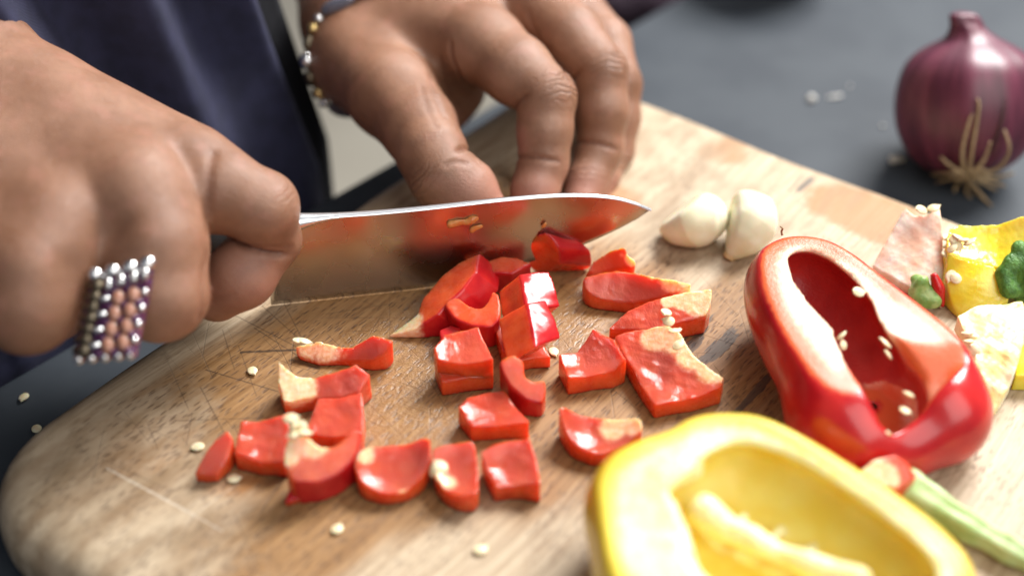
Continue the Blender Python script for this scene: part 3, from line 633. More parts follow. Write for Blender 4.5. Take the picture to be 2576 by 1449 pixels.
    bit('pepper_scrap', 'longer orange pepper scrap stuck on the blade below its spine', 1166, 553, .95, .16, M_AMBER)
    bit('pepper_scrap', 'short amber pepper scrap stuck on the blade under the longer scrap', 1196, 570, .30, .13, M_AMBER)
    bit('pepper_scrap', 'tiny speck of pepper stuck on the blade toward the tip', 1368, 561, .05, .06, M_AMBER)
build_knife()

# ================================================================== PERSON
def chain(P, js, k=.35):
    d = None
    for (a, ra), (b, rb) in zip(js[:-1], js[1:]):
        q = cone(P, a, b, ra, rb); d = q if d is None else smin(d, q, k)
    return d
def J(x, y, d, r): return (dep(x, y, d), r)
def wrinkles(P, j, prev, nxt, sig):
    """coordinate across the skin folds over a bent joint, and how strong they are there (outer side only)"""
    a = (j - prev) / np.linalg.norm(j - prev); b = (nxt - j) / np.linalg.norm(nxt - j)
    t = a + b; t /= np.linalg.norm(t); o = a - b; o /= np.linalg.norm(o) + 1e-6
    q = P - j; s = q @ t; e = q @ np.cross(t, o)
    return s + .10 * np.sin(e * 2.3) + .05 * e * e, sstep(q @ o, .0, .6) * np.exp(-(s / sig) ** 2) * np.exp(-(e / .85) ** 2)

def crease_in(P, j, prev, nxt, r):
    """flexion crease on the palm side of a joint"""
    a = (j - prev) / np.linalg.norm(j - prev); b = (nxt - j) / np.linalg.norm(nxt - j)
    t = a + b; t /= np.linalg.norm(t); o = a - b; o /= np.linalg.norm(o) + 1e-6
    q = P - j; s = q @ t; w_ = sstep(-(q @ o), -.2, .5)
    return w_ * np.exp(-(s / .09) ** 2)

LW = J(905, 55, 65.8, 2.5)
LH = dict(
    index=[J(1215, 112, 60.0, 1.55), J(1300, 180, 58.6, 1.45), J(1372, 245, 57.9, 1.20), J(1368, 330, 57.9, 1.14), J(1366, 408, 58.0, 1.03), J(1345, 480, 57.8, .98), J(1338, 545, 57.6, .78)],
    middle=[J(1345, 10, 63.0, 1.55), J(1440, 90, 61.0, 1.32), J(1512, 182, 60.0, 1.12), J(1516, 280, 60.0, 1.08), J(1508, 375, 60.2, .98), J(1475, 455, 59.8, .88), J(1455, 520, 59.2, .72)],
    ring=[J(1430, 10, 65.5, 1.35), J(1520, 110, 63.5, 1.15), J(1556, 215, 62.4, 1.0), J(1556, 300, 62.3, .95), J(1545, 380, 62.2, .86), J(1510, 450, 61.2, .76), J(1490, 505, 60.6, .62)],
    little=[J(1440, 60, 67.5, 1.15), J(1530, 180, 65.5, .92), J(1550, 275, 64.6, .82), J(1540, 350, 64.2, .76), J(1530, 410, 63.4, .68), J(1515, 450, 62.8, .6), J(1503, 480, 62.3, .5)],
    thumb=[J(905, 150, 63.0, 2.15), J(985, 240, 59.8, 1.90), J(1052, 320, 58.0, 1.55), J(1085, 385, 57.0, 1.38), J(1112, 438, 56.6, 1.36), J(1175, 480, 56.6, 1.22), J(1222, 525, 56.7, .88)])
RW = J(-95, 190, 52.0, 2.75)
RH = dict(
    index=[J(485, 440, 49.6, 1.50), J(560, 478, 49.2, 1.42), J(658, 522, 49.6, 1.30), J(678, 600, 50.8, 1.10), J(610, 690, 50.6, 1.18), J(545, 735, 51.2, 1.02)],
    middle=[J(350, 500, 48.3, 1.95), J(385, 620, 47.6, 1.78), J(398, 738, 47.6, 1.60), J(425, 742, 49.6, 1.25), J(470, 690, 51.0, 1.05)],
    ring=[J(150, 580, 47.4, 1.85), J(90, 680, 46.4, 1.72), J(70, 765, 46.3, 1.60), J(130, 770, 48.6, 1.2), J(200, 700, 50.2, 1.0)],
    little=[J(-70, 640, 46.6, 1.6), J(-190, 740, 45.6, 1.45), J(-220, 800, 45.8, 1.3), J(-150, 800, 48, 1.0), J(-80, 720, 49.5, .85)],
    thumb=[J(130, 330, 53.0, 2.0), J(330, 470, 53.6, 1.6), J(500, 560, 53.8, 1.2), J(610, 590, 53.6, .85)])
def hand(H, Wr, kpalm, extra_palm, dents, wr_joints, creases, tips, h, elbow, lines=()):
    lo = np.min([j[0] - j[1] for c in H.values() for j in c] + [Wr[0] - Wr[1]] + [extra_palm[0][0][0] - 2.5], 0); hi = np.max([j[0] + j[1] for c in H.values() for j in c] + [Wr[0] + Wr[1]], 0)
    fore = Wr[0] + (elbow - Wr[0]) * .35
    lo = np.minimum(lo, fore - 3.2); hi = np.maximum(hi, fore + 3.2)
    def parts(P):
        palm = cone(P, Wr[0], elbow, Wr[1], Wr[1] * 1.35)
        for k in ('index', 'middle', 'ring', 'little'): palm = smin(palm, cone(P, Wr[0], H[k][0][0], Wr[1] * .82, H[k][0][1] * .98), 1.0)
        for (a, b) in extra_palm: palm = smin(palm, cone(P, a[0], b[0], a[1], b[1]), 1.0)
        D = palm
        for k, js in H.items():
            fi = chain(P, js, .30); own = smin(palm, fi, kpalm)
            D = own if D is palm else smin(D, own, .09)
        for (p, r, amp) in dents: D = D + amp * np.exp(-(((P - p) ** 2).sum(1) / (r * r)))
        cr = np.zeros(len(P))
        for (f_, i, amp) in creases:
            js = H[f_]; m_ = ((P - js[i][0]) ** 2).sum(1) < 5
            if m_.any():
                c = crease_in(P[m_], js[i][0], js[i - 1][0], js[i + 1][0], js[i][1]); D[m_] += amp * c; cr[m_] = np.maximum(cr[m_], c)
        D = D + .035 * noise(P, .16, 3, 2)
        for (pl_, amp, sg) in LN:
            m_ = (P > pl_.min(0) - 1).all(1) & (P < pl_.max(0) + 1).all(1)
            if m_.any():
                Q = P[m_]; dd = np.full(len(Q), 9.0)
                for a, b in zip(pl_[:-1], pl_[1:]): dd = np.minimum(dd, cone(Q, a, b, 0, 0))
                g = np.exp(-(dd / sg) ** 2) * 1.0; D[m_] += amp * (g - .35 * np.exp(-(dd / (sg * 2.4)) ** 2)); cr[m_] = np.maximum(cr[m_], g * min(1, amp * 6))
        return D, cr
    LN = []
    def hit(x, y):
        d = ray(x, y); d = d / np.linalg.norm(d); t_ = 38.0
        while t_ < 85:
            v = float(parts((CAM + d * t_)[None].astype(np.float32))[0][0])
            if v < .02: return CAM + d * t_
            t_ += max(v * .7, .03)
        return None
    got = []
    for (pl_, amp, sg) in lines:
        q = [hit(*k) for k in pl_]; q = [k for k in q if k is not None]
        if len(q) > 1: got.append((spline(np.array(q), 4 * len(q)).astype(np.float32), amp, sg))
    LN += got
    def f(P): return np.maximum(parts(P)[0], .1 - P[:, 2])
    V, F = nets(f, lo, hi, h)
    _, cr = parts(V.astype(np.float32))
    ws = np.zeros(len(V)); wm = np.zeros(len(V))
    for (f_, i, amp, sig) in wr_joints:
        js = H[f_]; a_, b_ = wrinkles(V, js[i][0], js[i - 1][0], js[i + 1][0], sig); b_ = b_ * amp; m_ = b_ > wm; ws[m_] = a_[m_]; wm[m_] = b_[m_]
    pink = np.zeros(len(V))
    for (p, r) in tips: pink = np.maximum(pink, 1 - sstep(np.linalg.norm(V - p, axis=1), r * .4, r * 1.5))
    return V, F, cr, pink, ws, wm, lambda P: parts(np.asarray(P, np.float32))[0]
person = empty('person', E0 + ed * 20 - en * 14 - np.array([0, 0, 90])); tag(person, 'person in a navy apron cutting red pepper with both hands in view', 'person')
def build_person():
    elL = LW[0] + np.array([-5.5, 19.0, 12.0]); elR = RW[0] + np.array([-19.0, 8.0, 8.0])
    V1, F1, c1, p1, s1_, m1, LSDF = hand(LH, LW, .75, [(J(920, 60, 64.5, 2.4), J(1150, 70, 62, 1.9)), (J(905, 150, 63, 2.1), J(1170, 130, 61.5, 1.5)), (J(940, 60, 66, 2.4), J(1380, 30, 65, 1.5)), (J(1010, 190, 62.5, 1.5), J(1105, 275, 63.5, 1.15)), (J(1080, 180, 63, 1.6), J(1150, 225, 64, 1.3))],
                          [], [('index', 2, 1.0, .62), ('middle', 2, .9, .6), ('index', 4, .5, .4), ('middle', 4, .5, .4), ('thumb', 2, .35, .6), ('ring', 2, .6, .5), ('thumb', 4, .5, .4)],
                          [('index', 2, .14), ('index', 4, .10), ('middle', 2, .12), ('middle', 4, .10), ('thumb', 4, .16), ('thumb', 3, .05)],
                          [(LH['thumb'][6][0], 1.7), (LH['index'][6][0], 1.8), (LH['middle'][6][0], 1.5), (LH['ring'][6][0], 1.3), (LH['index'][3][0] + np.array([-1.0, -.4, -.3]), .8)], .10, elL, [([(1134, 112), (1138, 150), (1156, 190), (1192, 224), (1235, 262)], .20, .13), ([(1108, 150), (1114, 200), (1140, 250), (1175, 290)], .09, .13), ([(1082, 185), (1090, 235), (1118, 295)], .08, .13), ([(1060, 215), (1072, 265), (1098, 320)], .06, .12), ([(1120, 417), (1150, 408), (1178, 414)], .10, .10), ([(1330, 30), (1345, 75), (1385, 125), (1425, 190)], .10, .12)])
    V2, F2, c2, p2, s2_, m2, _ = hand(RH, RW, .9, [(J(130, 330, 52, 2.4), J(440, 420, 51, 1.6)), (J(60, 300, 51, 2.3), J(250, 480, 48.8, 1.8)), (J(-90, 330, 50, 2.4), J(40, 560, 47.8, 1.8))],
                          [(dep(432, 425, 48.1), .75, .32), (dep(300, 590, 46.5), .8, .30), (dep(180, 690, 45.2), .7, .30), (dep(535, 390, 48.3), .55, .10)],
                          [('index', 2, .2, .6)], [('index', 3, .25)], [(RH['index'][4][0], 1.3)], .12, elR, [([(536, 385), (527, 440), (522, 520), (521, 585)], .10, .16), ([(532, 602), (600, 615), (670, 622), (735, 622)], .10, .10), ([(530, 760), (560, 745), (590, 742)], .06, .1), ([(500, 800), (508, 720), (520, 640)], .10, .14)])
    # torso and upper arms, under the clothes and out of the picture
    tc = E0 + ed * 8 - en * 19; tc = np.array([tc[0], tc[1], 30.0])
    shL = tc + ed * 17 + np.array([0, 0, 38]); shR = tc - ed * 20 + np.array([0, 0, 38])
    def ft(P):
        e = P - tc; q = np.stack([e @ ed, e @ en, e[:, 2]], 1).astype(np.float32)
        d = ell(q, (0, 0, 0), (17, 9, 44)); d = smin(d, cone(P, shL, elL, 5.0, 4.0), 2); d = smin(d, cone(P, elL, LW[0] + (elL - LW[0]) * .3, 3.6, 2.9), 1)
        d = smin(d, cone(P, shR, elR, 5.2, 4.2), 2); d = smin(d, cone(P, elR, RW[0] + (elR - RW[0]) * .3, 3.9, 3.0), 1); return d
    V3, F3 = nets(ft, np.min([tc - 45, elR - 8], 0), np.max([tc + np.array([45, 45, 50]), elL + 8], 0), 1.3)
    V = np.concatenate([V1, V2, V3]); F = np.concatenate([F1, F2 + len(V1), F3 + len(V1) + len(V2)])
    z3 = np.zeros(len(V3)); mk('body', V, F, M_SKIN, person, attrs=dict(crease=np.concatenate([c1, c2, z3]), pink=np.concatenate([p1, p2, z3]), ws=np.concatenate([s1_, s2_, z3]), wm=np.concatenate([m1, m2, z3])))
    # finger nails of the left hand
    for k in ('middle', 'ring', 'little'):
        js = LH[k]; a, b = js[5][0], js[6][0]; ax_ = (b - a) / np.linalg.norm(b - a)
        prev = (js[4][0] - js[2][0]); back = np.cross(np.cross(ax_, (js[2][0] - js[0][0])), ax_); back /= np.linalg.norm(back)
        back = RGT * .9 - FWD * .4 + UPV * .1; back -= ax_ * (back @ ax_); back /= np.linalg.norm(back); side = np.cross(ax_, back)
        r = js[6][1]; c = b - ax_ * .62 + back * (r * .86)
        V = []; F = []; nu, nv = 9, 7
        for th in (0, -.06):
            for i in range(nu):
                for j in range(nv):
                    u = (i / (nu - 1) - .5) * 1.25; v = (j / (nv - 1) - .5) * 2
                    wd = r * .72 * (1 - .5 * max(0, abs(u) - .35) / .3)
                    V.append(c + ax_ * u * 1.0 + side * v * wd - back * (v * v * .22 * r - th))
        for i in range(nu - 1):
            for j in range(nv - 1):
                q = [i * nv + j, i * nv + j + 1, (i + 1) * nv + j + 1, (i + 1) * nv + j]; F.append(q); F.append([t + nu * nv for t in q[::-1]])
        mk('fingernail', V, F, M_NAIL, person)
    # apron: a hanging sheet with folds that leans on the counter edge and wraps round the hip
    def onedge(x, y):
        d = ray(x, y); t = ((E0 - CAM) @ en) / (d @ en); p = CAM + d * t; return (p - E0) @ ed, p[2]
    s0, z0 = onedge(872, 478); s1, z1 = onedge(760, 120); sl = (s1 - s0) / (z1 - z0)
    zs = np.concatenate([np.linspace(-55, -4, 8), np.linspace(-3, 34, 50), np.linspace(36, 58, 5)])
    def sheet(name, shift, begin, setback, wrap, mat, ns, folds):
        V = []; F = []
        for z in zs:
            se = s0 + sl * max(z, 0) + shift
            for i in range(ns):
                t = i / (ns - 1)
                if t < .80: s = begin + (se - begin) * t / .80; off = 0.0
                else:
                    a = (t - .80) / .20; s = se + 1.6 * math.sin(min(a * 3.5, 1) * math.pi / 2); off = -a * wrap
                x = s - (s0 + sl * max(z, 0))
                fold = 1.0 * math.sin(x * .62 + .02 * z + .5) + .55 * math.sin(x * 1.15 - .05 * z + 2.0) + .25 * math.sin(x * 2.3 + .11 * z)
                ridge = 1.5 * math.exp(-((x + 3.6 + .06 * z) / 1.2) ** 2) - 1.3 * math.exp(-((x + 6.2 + .14 * z) / 1.2) ** 2) + 1.0 * math.exp(-((x + 8.6 + .2 * z) / 1.3) ** 2)
                amp = (1.0 * sstep(np.array(z), -2, 8) + .12) * folds
                seam = .25 * math.exp(-((x + 16.5 - .12 * z) / .22) ** 2) * folds
                lean = -1.0 - .03 * max(z, 0) - 1.7 * amp - setback
                p = E0 + ed * s + en * (lean + (fold * .8 + ridge) * amp + off + seam); V.append((p[0], p[1], z))
        for i in range(len(zs) - 1):
            for j in range(ns - 1): F.append([i * ns + j, i * ns + j + 1, (i + 1) * ns + j + 1, (i + 1) * ns + j])
        o = mk(name, V, F, mat, person); so = o.modifiers.new('thickness', 'SOLIDIFY'); so.thickness = .0012; so.offset = -1
    sheet('apron', -1.2, -45, 0, 5, M_CLOTH, 170, 1.0)
    sheet('black_side_sheet', 2.2, s0 - 14, 2.6, 22, M_BLACKCLOTH, 60, .15)  # black sheet set back behind the apron, reaching past its side
    return LSDF
LSDF = build_person()

# ================================================================== RING AND BRACELET
def sphere_mesh(name, mat, seg=14, rings=9):
    V = [(0, 0, 1)]; F = []
    for i in range(1, rings):
        p = math.pi * i / rings
        for k in range(seg): V.append((math.sin(p) * math.cos(2 * math.pi * k / seg), math.sin(p) * math.sin(2 * math.pi * k / seg), math.cos(p)))
    V.append((0, 0, -1)); L_ = len(V) - 1
    for k in range(seg): F.append([0, 1 + k, 1 + (k + 1) % seg])
    for i in range(rings - 2):
        for k in range(seg): a = 1 + i * seg + k; b = 1 + i * seg + (k + 1) % seg; F.append([a, a + seg, b + seg, b])
    for k in range(seg): F.append([1 + (rings - 2) * seg + k, L_, 1 + (rings - 2) * seg + (k + 1) % seg])
    o = mk(name, V, F, mat, origin=(0, 0, 0)); me = o.data; bpy.data.objects.remove(o); return me
SPH = {k: sphere_mesh('bead', m) for k, m in dict(silver=M_SILVER, dark=M_TARNISH, pink=M_BEADPINK, plum=M_BEADPLUM, gold=M_GOLD, grey=M_BEADGREY).items()}
def build_ring():
    TL, TR, BR, BL = dep(236, 690, 45.95), dep(372, 668, 45.65), dep(326, 884, 44.95), dep(193, 897, 45.25)
    nrm = np.cross(BL - TL, TR - TL); nrm /= np.linalg.norm(nrm)
    if nrm @ (CAM - TL) < 0: nrm = -nrm
    c = (TL + TR + BR + BL) / 4
    root = empty('ring', c); tag(root, 'chunky silver ring with rows of peach and plum beads on the right hand', 'ring')
    def uv(u, v, w_=0.0): return (TL * (1 - u) + TR * u) * (1 - v) + (BL * (1 - u) + BR * u) * v + nrm * w_
    V = []; 
    for w_ in (0, -.45):
        for u, v in ((-.03, -.03), (1.03, -.03), (1.03, 1.03), (-.03, 1.03)): V.append(uv(u, v, w_))
    F = [[0, 1, 2, 3], [7, 6, 5, 4]] + [[i, 4 + i, 4 + (i + 1) % 4, (i + 1) % 4] for i in range(4)]
    pl = mk('setting_plate', V, F, M_BEADPLUM, root, smooth=False)
    e1 = (TR - TL) / np.linalg.norm(TR - TL); R3 = Matrix([[*np.cross(nrm, e1)], [*e1], [*nrm]]).transposed(); eul = R3.to_euler()
    def bead(kind, u, v, r, w_=.08, sc=(1, 1, 1)):
        inst(SPH[kind], 'bead', root, uv(u, v, w_), eul, (r * sc[0], r * sc[1], r * sc[2]))
    for i, u in enumerate((.03, .35, .68, .99)):
        bead('silver', u, .0 - .012 * i, .235, .0, (1, 1.15, .8))
        if i < 3: bead('silver', u + .17, .05, .12, .05)
    for u, v in ((.36, .17), (.59, .15), (.82, .13), (1.02, .11)): bead('silver', u, v, .17, .12, (1.35, .85, 1))
    for i in range(7): bead('dark', .13, .16 + .13 * i, .225, .0, (1, 1.15, 1)); bead('dark', -.05, .13 + .13 * i, .21, -.22)
    for i in range(4):
        v = .36 + .185 * i
        for u in (.60, .88): bead('pink', u, v - .05 * (u - .6), .235, .07, (1.25, .92, .75))
        for u in (.46, .74, 1.0): bead('plum', u, v + .09, .17, .04)
        bead('silver', .36, v - .01, .15, .13, (.75, 1.5, 1)); bead('silver', 1.06, v - .04, .14, .03)
    for u in (.05, .30, .55, .80, 1.02): bead('silver', u, 1.04, .15, .0)
    # the band goes round the finger
    ja, jb = RH['middle'][1][0], RH['middle'][2][0]; ax_ = (jb - ja) / np.linalg.norm(jb - ja); cc = ja + (jb - ja) * .75
    b1 = nrm - ax_ * (nrm @ ax_); b1 /= np.linalg.norm(b1); b2 = np.cross(ax_, b1); n = 48; V = []; F = []; prof = [(-.35, 0), (-.3, .09), (.3, .09), (.35, 0), (.3, -.05), (-.3, -.05)]
    for i in range(n):
        a = 2 * math.pi * i / n; d = math.cos(a) * b1 + math.sin(a) * b2
        for (h_, r_) in prof: V.append(cc + d * (1.58 + r_) + ax_ * h_)
    for i in range(n):
        for k in range(6): F.append([i * 6 + k, i * 6 + (k + 1) % 6, ((i + 1) % n) * 6 + (k + 1) % 6, ((i + 1) % n) * 6 + k])
    mk('band', V, F, M_TARNISH, root)
build_ring()
def build_bracelet():
    def onskin(x, y):
        d = ray(x, y); d = d / np.linalg.norm(d); t = 55.0; best = (9, 70)
        while t < 88:
            v = float(LSDF((CAM + d * t)[None])[0])
            if v < best[0]: best = (v, t)
            if v < .05: break
            t += max(v * .6, .04)
        return CAM + d * (best[1] - .12)
    pts = [onskin(*p) for p in [(960, -45), (915, -18), (868, 4), (822, 28), (792, 64), (776, 105), (772, 150), (780, 195), (800, 232), (822, 262)]]
    away = FWD * 3.0
    back = [pts[-1] + RGT * 1.6 + FWD * 2.2, LW[0] + RGT * 1.8 + FWD * 2.9 - UPV * 1.2, LW[0] + RGT * 2.4 + FWD * 2.0 + UPV * 1.5]
    P = spline(np.array(pts + back + pts[:1]), 400); seglen = np.r_[0, np.cumsum(np.linalg.norm(np.diff(P, axis=0), axis=1))]
    root = empty('bracelet', P.mean(0)); tag(root, 'bead bracelet with gold links and grey stones on the left wrist', 'bracelet')
    V, F = tube(P, np.full(400, .06), 6, False); mk('cord', V, F, M_TARNISH, root)
    total = seglen[-1]; pat = [('gold', .26, 1.2), ('silver', .25, .8), ('grey', .33, 2.6), ('silver', .25, .8), ('gold', .27, 1.0), ('dark', .24, 1.5), ('silver', .33, 1.2), ('dark', .24, 1.6)]
    s = .2; i = 0
    while s < total - .3:
        kd, r, e = pat[i % len(pat)]; hl = r * e; q = s + hl
        p = np.array([np.interp(q, seglen, P[:, k]) for k in range(3)]); p2 = np.array([np.interp(min(q + .05, total), seglen, P[:, k]) for k in range(3)])
        rot = Vector(p2 - p).to_track_quat('Z', 'Y').to_euler()
        inst(SPH[kd], 'bead', root, p, rot, (r, r, hl)); s = q + hl + .03; i += 1
build_bracelet()

# ================================================================== GARLIC
def clove(label, arc, rads, flat_pt, seed, root_i=0):
    """arc: centre line (px, py, height), fat in the middle, curved like a half moon"""
    C_ = [at(x, y, TOP + hh) for x, y, hh in arc]
    def f(P):
        d = None
        for i in range(len(C_) - 1):
            q = cone(P, C_[i], C_[i + 1], rads[i], rads[i + 1]); d = q if d is None else smin(d, q, .5)
        d = d + .025 * noise(P, .35, seed, 2)
        for (pt, nn) in flat_pt: d = smax(d, (P - pt) @ nn, .22)
        return np.maximum(d, TOP + .02 - P[:, 2])
    lo = np.min([c - r for c, r in zip(C_, rads)], 0) - .2; hi = np.max([c + r for c, r in zip(C_, rads)], 0) + .2
    V, F = nets(f, lo, hi, .07)
    o = mk('garlic_clove', V, F, M_GARLIC); tag(o, label, 'garlic clove', 'peeled garlic cloves')
    c, r = C_[root_i], rads[root_i]; nx = C_[root_i + 1] if root_i == 0 else C_[root_i - 1]; dv = (c - nx) / np.linalg.norm(c - nx)
    def fr(P): return smax(cone(P, c - dv * r * .2, c + dv * r * 1.2, r * 1.0, r * .72), (P - c) @ dv - r * 1.25, .05)
    V, F = nets(lambda P: np.maximum(fr(P), TOP + .03 - P[:, 2]), c - r * 2, c + r * 2, .06); mk('root_end', V, F, M_GARLICROOT, o)
nv = lambda *v: np.array(v) / np.linalg.norm(v)
g1 = at(1700, 560, TOP + 1.4)
clove('left garlic clove with its pointed end toward the knife tip', [(1674, 580, .32), (1700, 571, .66), (1736, 558, .98), (1764, 549, 1.02), (1778, 546, 1.0)], [.16, .52, .98, .98, .74], [(at(1712, 528, TOP + 1.45), nv(-.62, .42, .62))], 3)
clove('right garlic clove standing on its brown root end by the red half', [(1846, 630, .34), (1868, 598, .78), (1886, 566, 1.08), (1886, 540, 1.28), (1868, 516, 1.5)], [.34, .68, .95, .90, .50], [(at(1836, 556, TOP + 1.2), nv(-.93, .05, .22))], 4)

# ================================================================== PEPPER HALVES
def half(name, label, cat, rim, hole, zc, tilt, D, t, mat, edge_r=1.5, h=.1, ridges=(), grooves=(), seeds=(), extra=None, wall=.5, group=None, lobes=(), notch=None, slice_=None, soft_in=.12, floor_t=None):
    """half a pepper lying cut side up: rim and hole are outlines on the cut plane, the body swells below it"""
    c = np.mean([at(x, y, zc) for x, y in rim], 0); n = np.array(tilt, float); n /= np.linalg.norm(n)
    def onp(x, y):
        d = ray(x, y); return CAM + d * (((c - CAM) @ n) / (d @ n))
    e1 = np.cross([0, 1, 0], n); e1 /= np.linalg.norm(e1); e2 = np.cross(n, e1)
    R3 = chaikin([onp(*p) for p in rim], 2, .25); H3 = chaikin([onp(*p) for p in hole], 2, .22)
    RP = np.stack([(R3 - c) @ e1, (R3 - c) @ e2], 1); HP = np.stack([(H3 - c) @ e1, (H3 - c) @ e2], 1)
    LB = [(onp(x, y) - n * dz, r) for x, y, dz, r in lobes]
    SL = None
    if slice_ is not None:
        a_, b_, c_ = [onp(x, y) - n * dz for x, y, dz in slice_[0]]; sn = np.cross(b_ - a_, c_ - a_); sn /= np.linalg.norm(sn); sn = sn if sn @ n > 0 else -sn
        SL = (a_, sn, [((onp(x, y) if dz == 0 else at(x, y, c[2] - dz)) - c) @ np.stack([e1, e2], 1) for x, y, dz in slice_[1]])
    NT = None if notch is None else [((onp(*q_) - c) @ e1, (onp(*q_) - c) @ e2) for q_ in notch]
    def dist(P):
        q = P - c; u, v, w_ = q @ e1, q @ e2, -(q @ n)                  # w_ grows downwards
        wob = .05 * noise(P, .12, 21, 2)
        po = poly2(u, v, RP); wd = np.clip(w_ / D, 0, 1)
        bul = .62 * np.sin(np.clip(w_ / D, 0, 1) * math.pi * .9)        # the wall swells a little before it turns under
        out = po - bul + edge_r * 2.2 * (1 - np.sqrt(np.maximum(1 - wd ** 2.4, 0))) + wob
        out = smax(out, w_ - D, .6)
        for (p, r) in LB: out = smin(out, np.linalg.norm(P - p, axis=1) - r, .9)
        hp = poly2(u, v, HP); ft = t if floor_t is None else floor_t; wi = np.clip(w_ / (D - ft), 0, 1)
        ins = hp - .9 * np.sin(wi * math.pi * .8) * .9 + edge_r * 1.6 * (1 - np.sqrt(np.maximum(1 - wi ** 2.4, 0)))
        ins = smax(ins, w_ - (D - ft), .5); ins = np.maximum(ins, -(w_ + .6))
        ins = np.maximum(ins, out + wall)
        cavd = ins
        if NT is not None: ins = np.minimum(ins, smax(poly2(u, v, NT), w_ - 2.5, .3))
        return u, v, w_, out, ins, cavd
    G = [([onp(x, y) - n * dz for x, y, dz in g], r) for g, r in grooves]
    RG = [([onp(x, y) - n * dz for x, y, dz in g], r) for g, r in ridges]
    def solid(P):
        u, v, w_, out, ins, cavd = dist(P)
        top = -w_ + .05 * noise(np.stack([u, v], 1), .25, 8, 2)
        rr = .22
        body = smax(out, top, rr)                                       # softened outer rim
        body = smax(body, -ins, soft_in)
        if SL is not None: body = smax(body, -smax(poly2(u, v, SL[2]), (P - SL[0]) @ -SL[1], .3), .3)
        for (g, r) in G:
            gd = np.minimum.reduce([cone(P, g[i], g[i + 1], r, r) for i in range(len(g) - 1)]); body = smax(body, -gd, .25)
        rd = None
        for (g, r) in RG:
            q = np.minimum.reduce([cone(P, g[i], g[i + 1], r, r) for i in range(len(g) - 1)]) + .09 * noise(P, .35, 31, 2); rd = q if rd is None else np.minimum(rd, q)
        if rd is not None: body = smin(body, np.maximum(np.maximum(rd, out + .1), top), .35)
        return body, out, cavd, w_, rd
    def f(P): return np.maximum(solid(P)[0], TOP + .02 - P[:, 2])
    allp = np.concatenate([R3, R3 - n * D] + [np.array([q + [r_ - .5] * 3, q - [r_ - .5] * 3]) for q, r_ in LB]); lo, hi = allp.min(0) - 1.7, allp.max(0) + 1.7; lo[2] = TOP - .1; hi[2] = np.concatenate([R3]).max(0)[2] + .5
    V, F = nets(f, lo, hi, h)
    body, out, ins, w_, rd = solid(V)
    cav = (1 - sstep(np.abs(ins), .06, .16)) * sstep(w_, .08, .4)
    pale = np.zeros(len(V)) if rd is None else 1 - sstep(rd, .05, .35)
    o = mk(name, V, F, mat, attrs=dict(sk=np.maximum(-out - .02, 0), cav=cav, pale=pale)); tag(o, label, cat, group)
    for (x, y, dz, s_) in seeds:
        so = seed_at(onp(x, y) - n * dz, o, .9, s_)
    return o
rh = half('red_pepper_half', 'hollow red pepper half lying cut side up on the board', 'pepper half',
     [(1905, 640), (1935, 603), (1990, 585), (2070, 594), (2140, 630), (2230, 695), (2320, 765), (2395, 825), (2432, 868), (2420, 895), (2360, 900), (2290, 890), (2240, 880), (2190, 900), (2165, 960), (2130, 985), (2070, 968), (2005, 905), (1950, 810), (1914, 722)],
     [(1982, 650), (2005, 632), (2040, 630), (2085, 650), (2140, 695), (2185, 750), (2205, 800), (2230, 840), (2250, 890), (2300, 935), (2290, 985), (2285, 1025), (2245, 1060), (2215, 1050), (2178, 985), (2147, 925), (2110, 840), (2068, 788), (2022, 735), (1990, 690)],
     TOP + 3.5, (-.02, -.06, 1), 3.5, .75, M_REDHALF, edge_r=1.3, h=.1,
     
     seeds=[(2160, 732, .05, 1.1), (2232, 850, .25, 1.15), (2240, 868, .45, 1.0), (2118, 835, .2, .9), (2125, 850, .35, .8), (2292, 965, .5, 1.1), (2285, 995, .7, .9), (2240, 1035, 1.0, 1.15), (2218, 1030, 1.2, 1.0)],
     notch=[(2215, 840), (2250, 850), (2292, 885), (2330, 920), (2334, 960), (2312, 1005), (2258, 1040), (2222, 1030), (2175, 975), (2130, 915), (2095, 840), (2150, 790)], slice_=([(2250, 872, .0), (2440, 872, .05), (2300, 1085, 2.2)], [(2238, 868, 0), (2442, 866, 0), (2420, 930, .7), (2360, 1025, 1.65), (2296, 1105, 2.35), (2262, 1118, 2.4), (2238, 1060, 1.8), (2222, 960, .9)]), lobes=[(2128, 962, 1.85, 1.75), (2188, 1002, 2.0, 1.35), (2378, 918, 1.85, 1.75), (2396, 955, 2.0, 1.42), (2300, 1005, 2.3, 1.1)])
v_, f_ = tube(spline([at(1968, 592, TOP + 3.45), at(1966, 582, TOP + 3.6), at(1969, 576, TOP + 3.75), at(1963, 570, TOP + 3.9)], 10), np.linspace(.05, .03, 10), 6); mk('stem_thread', v_, f_, M_ROOT, rh)
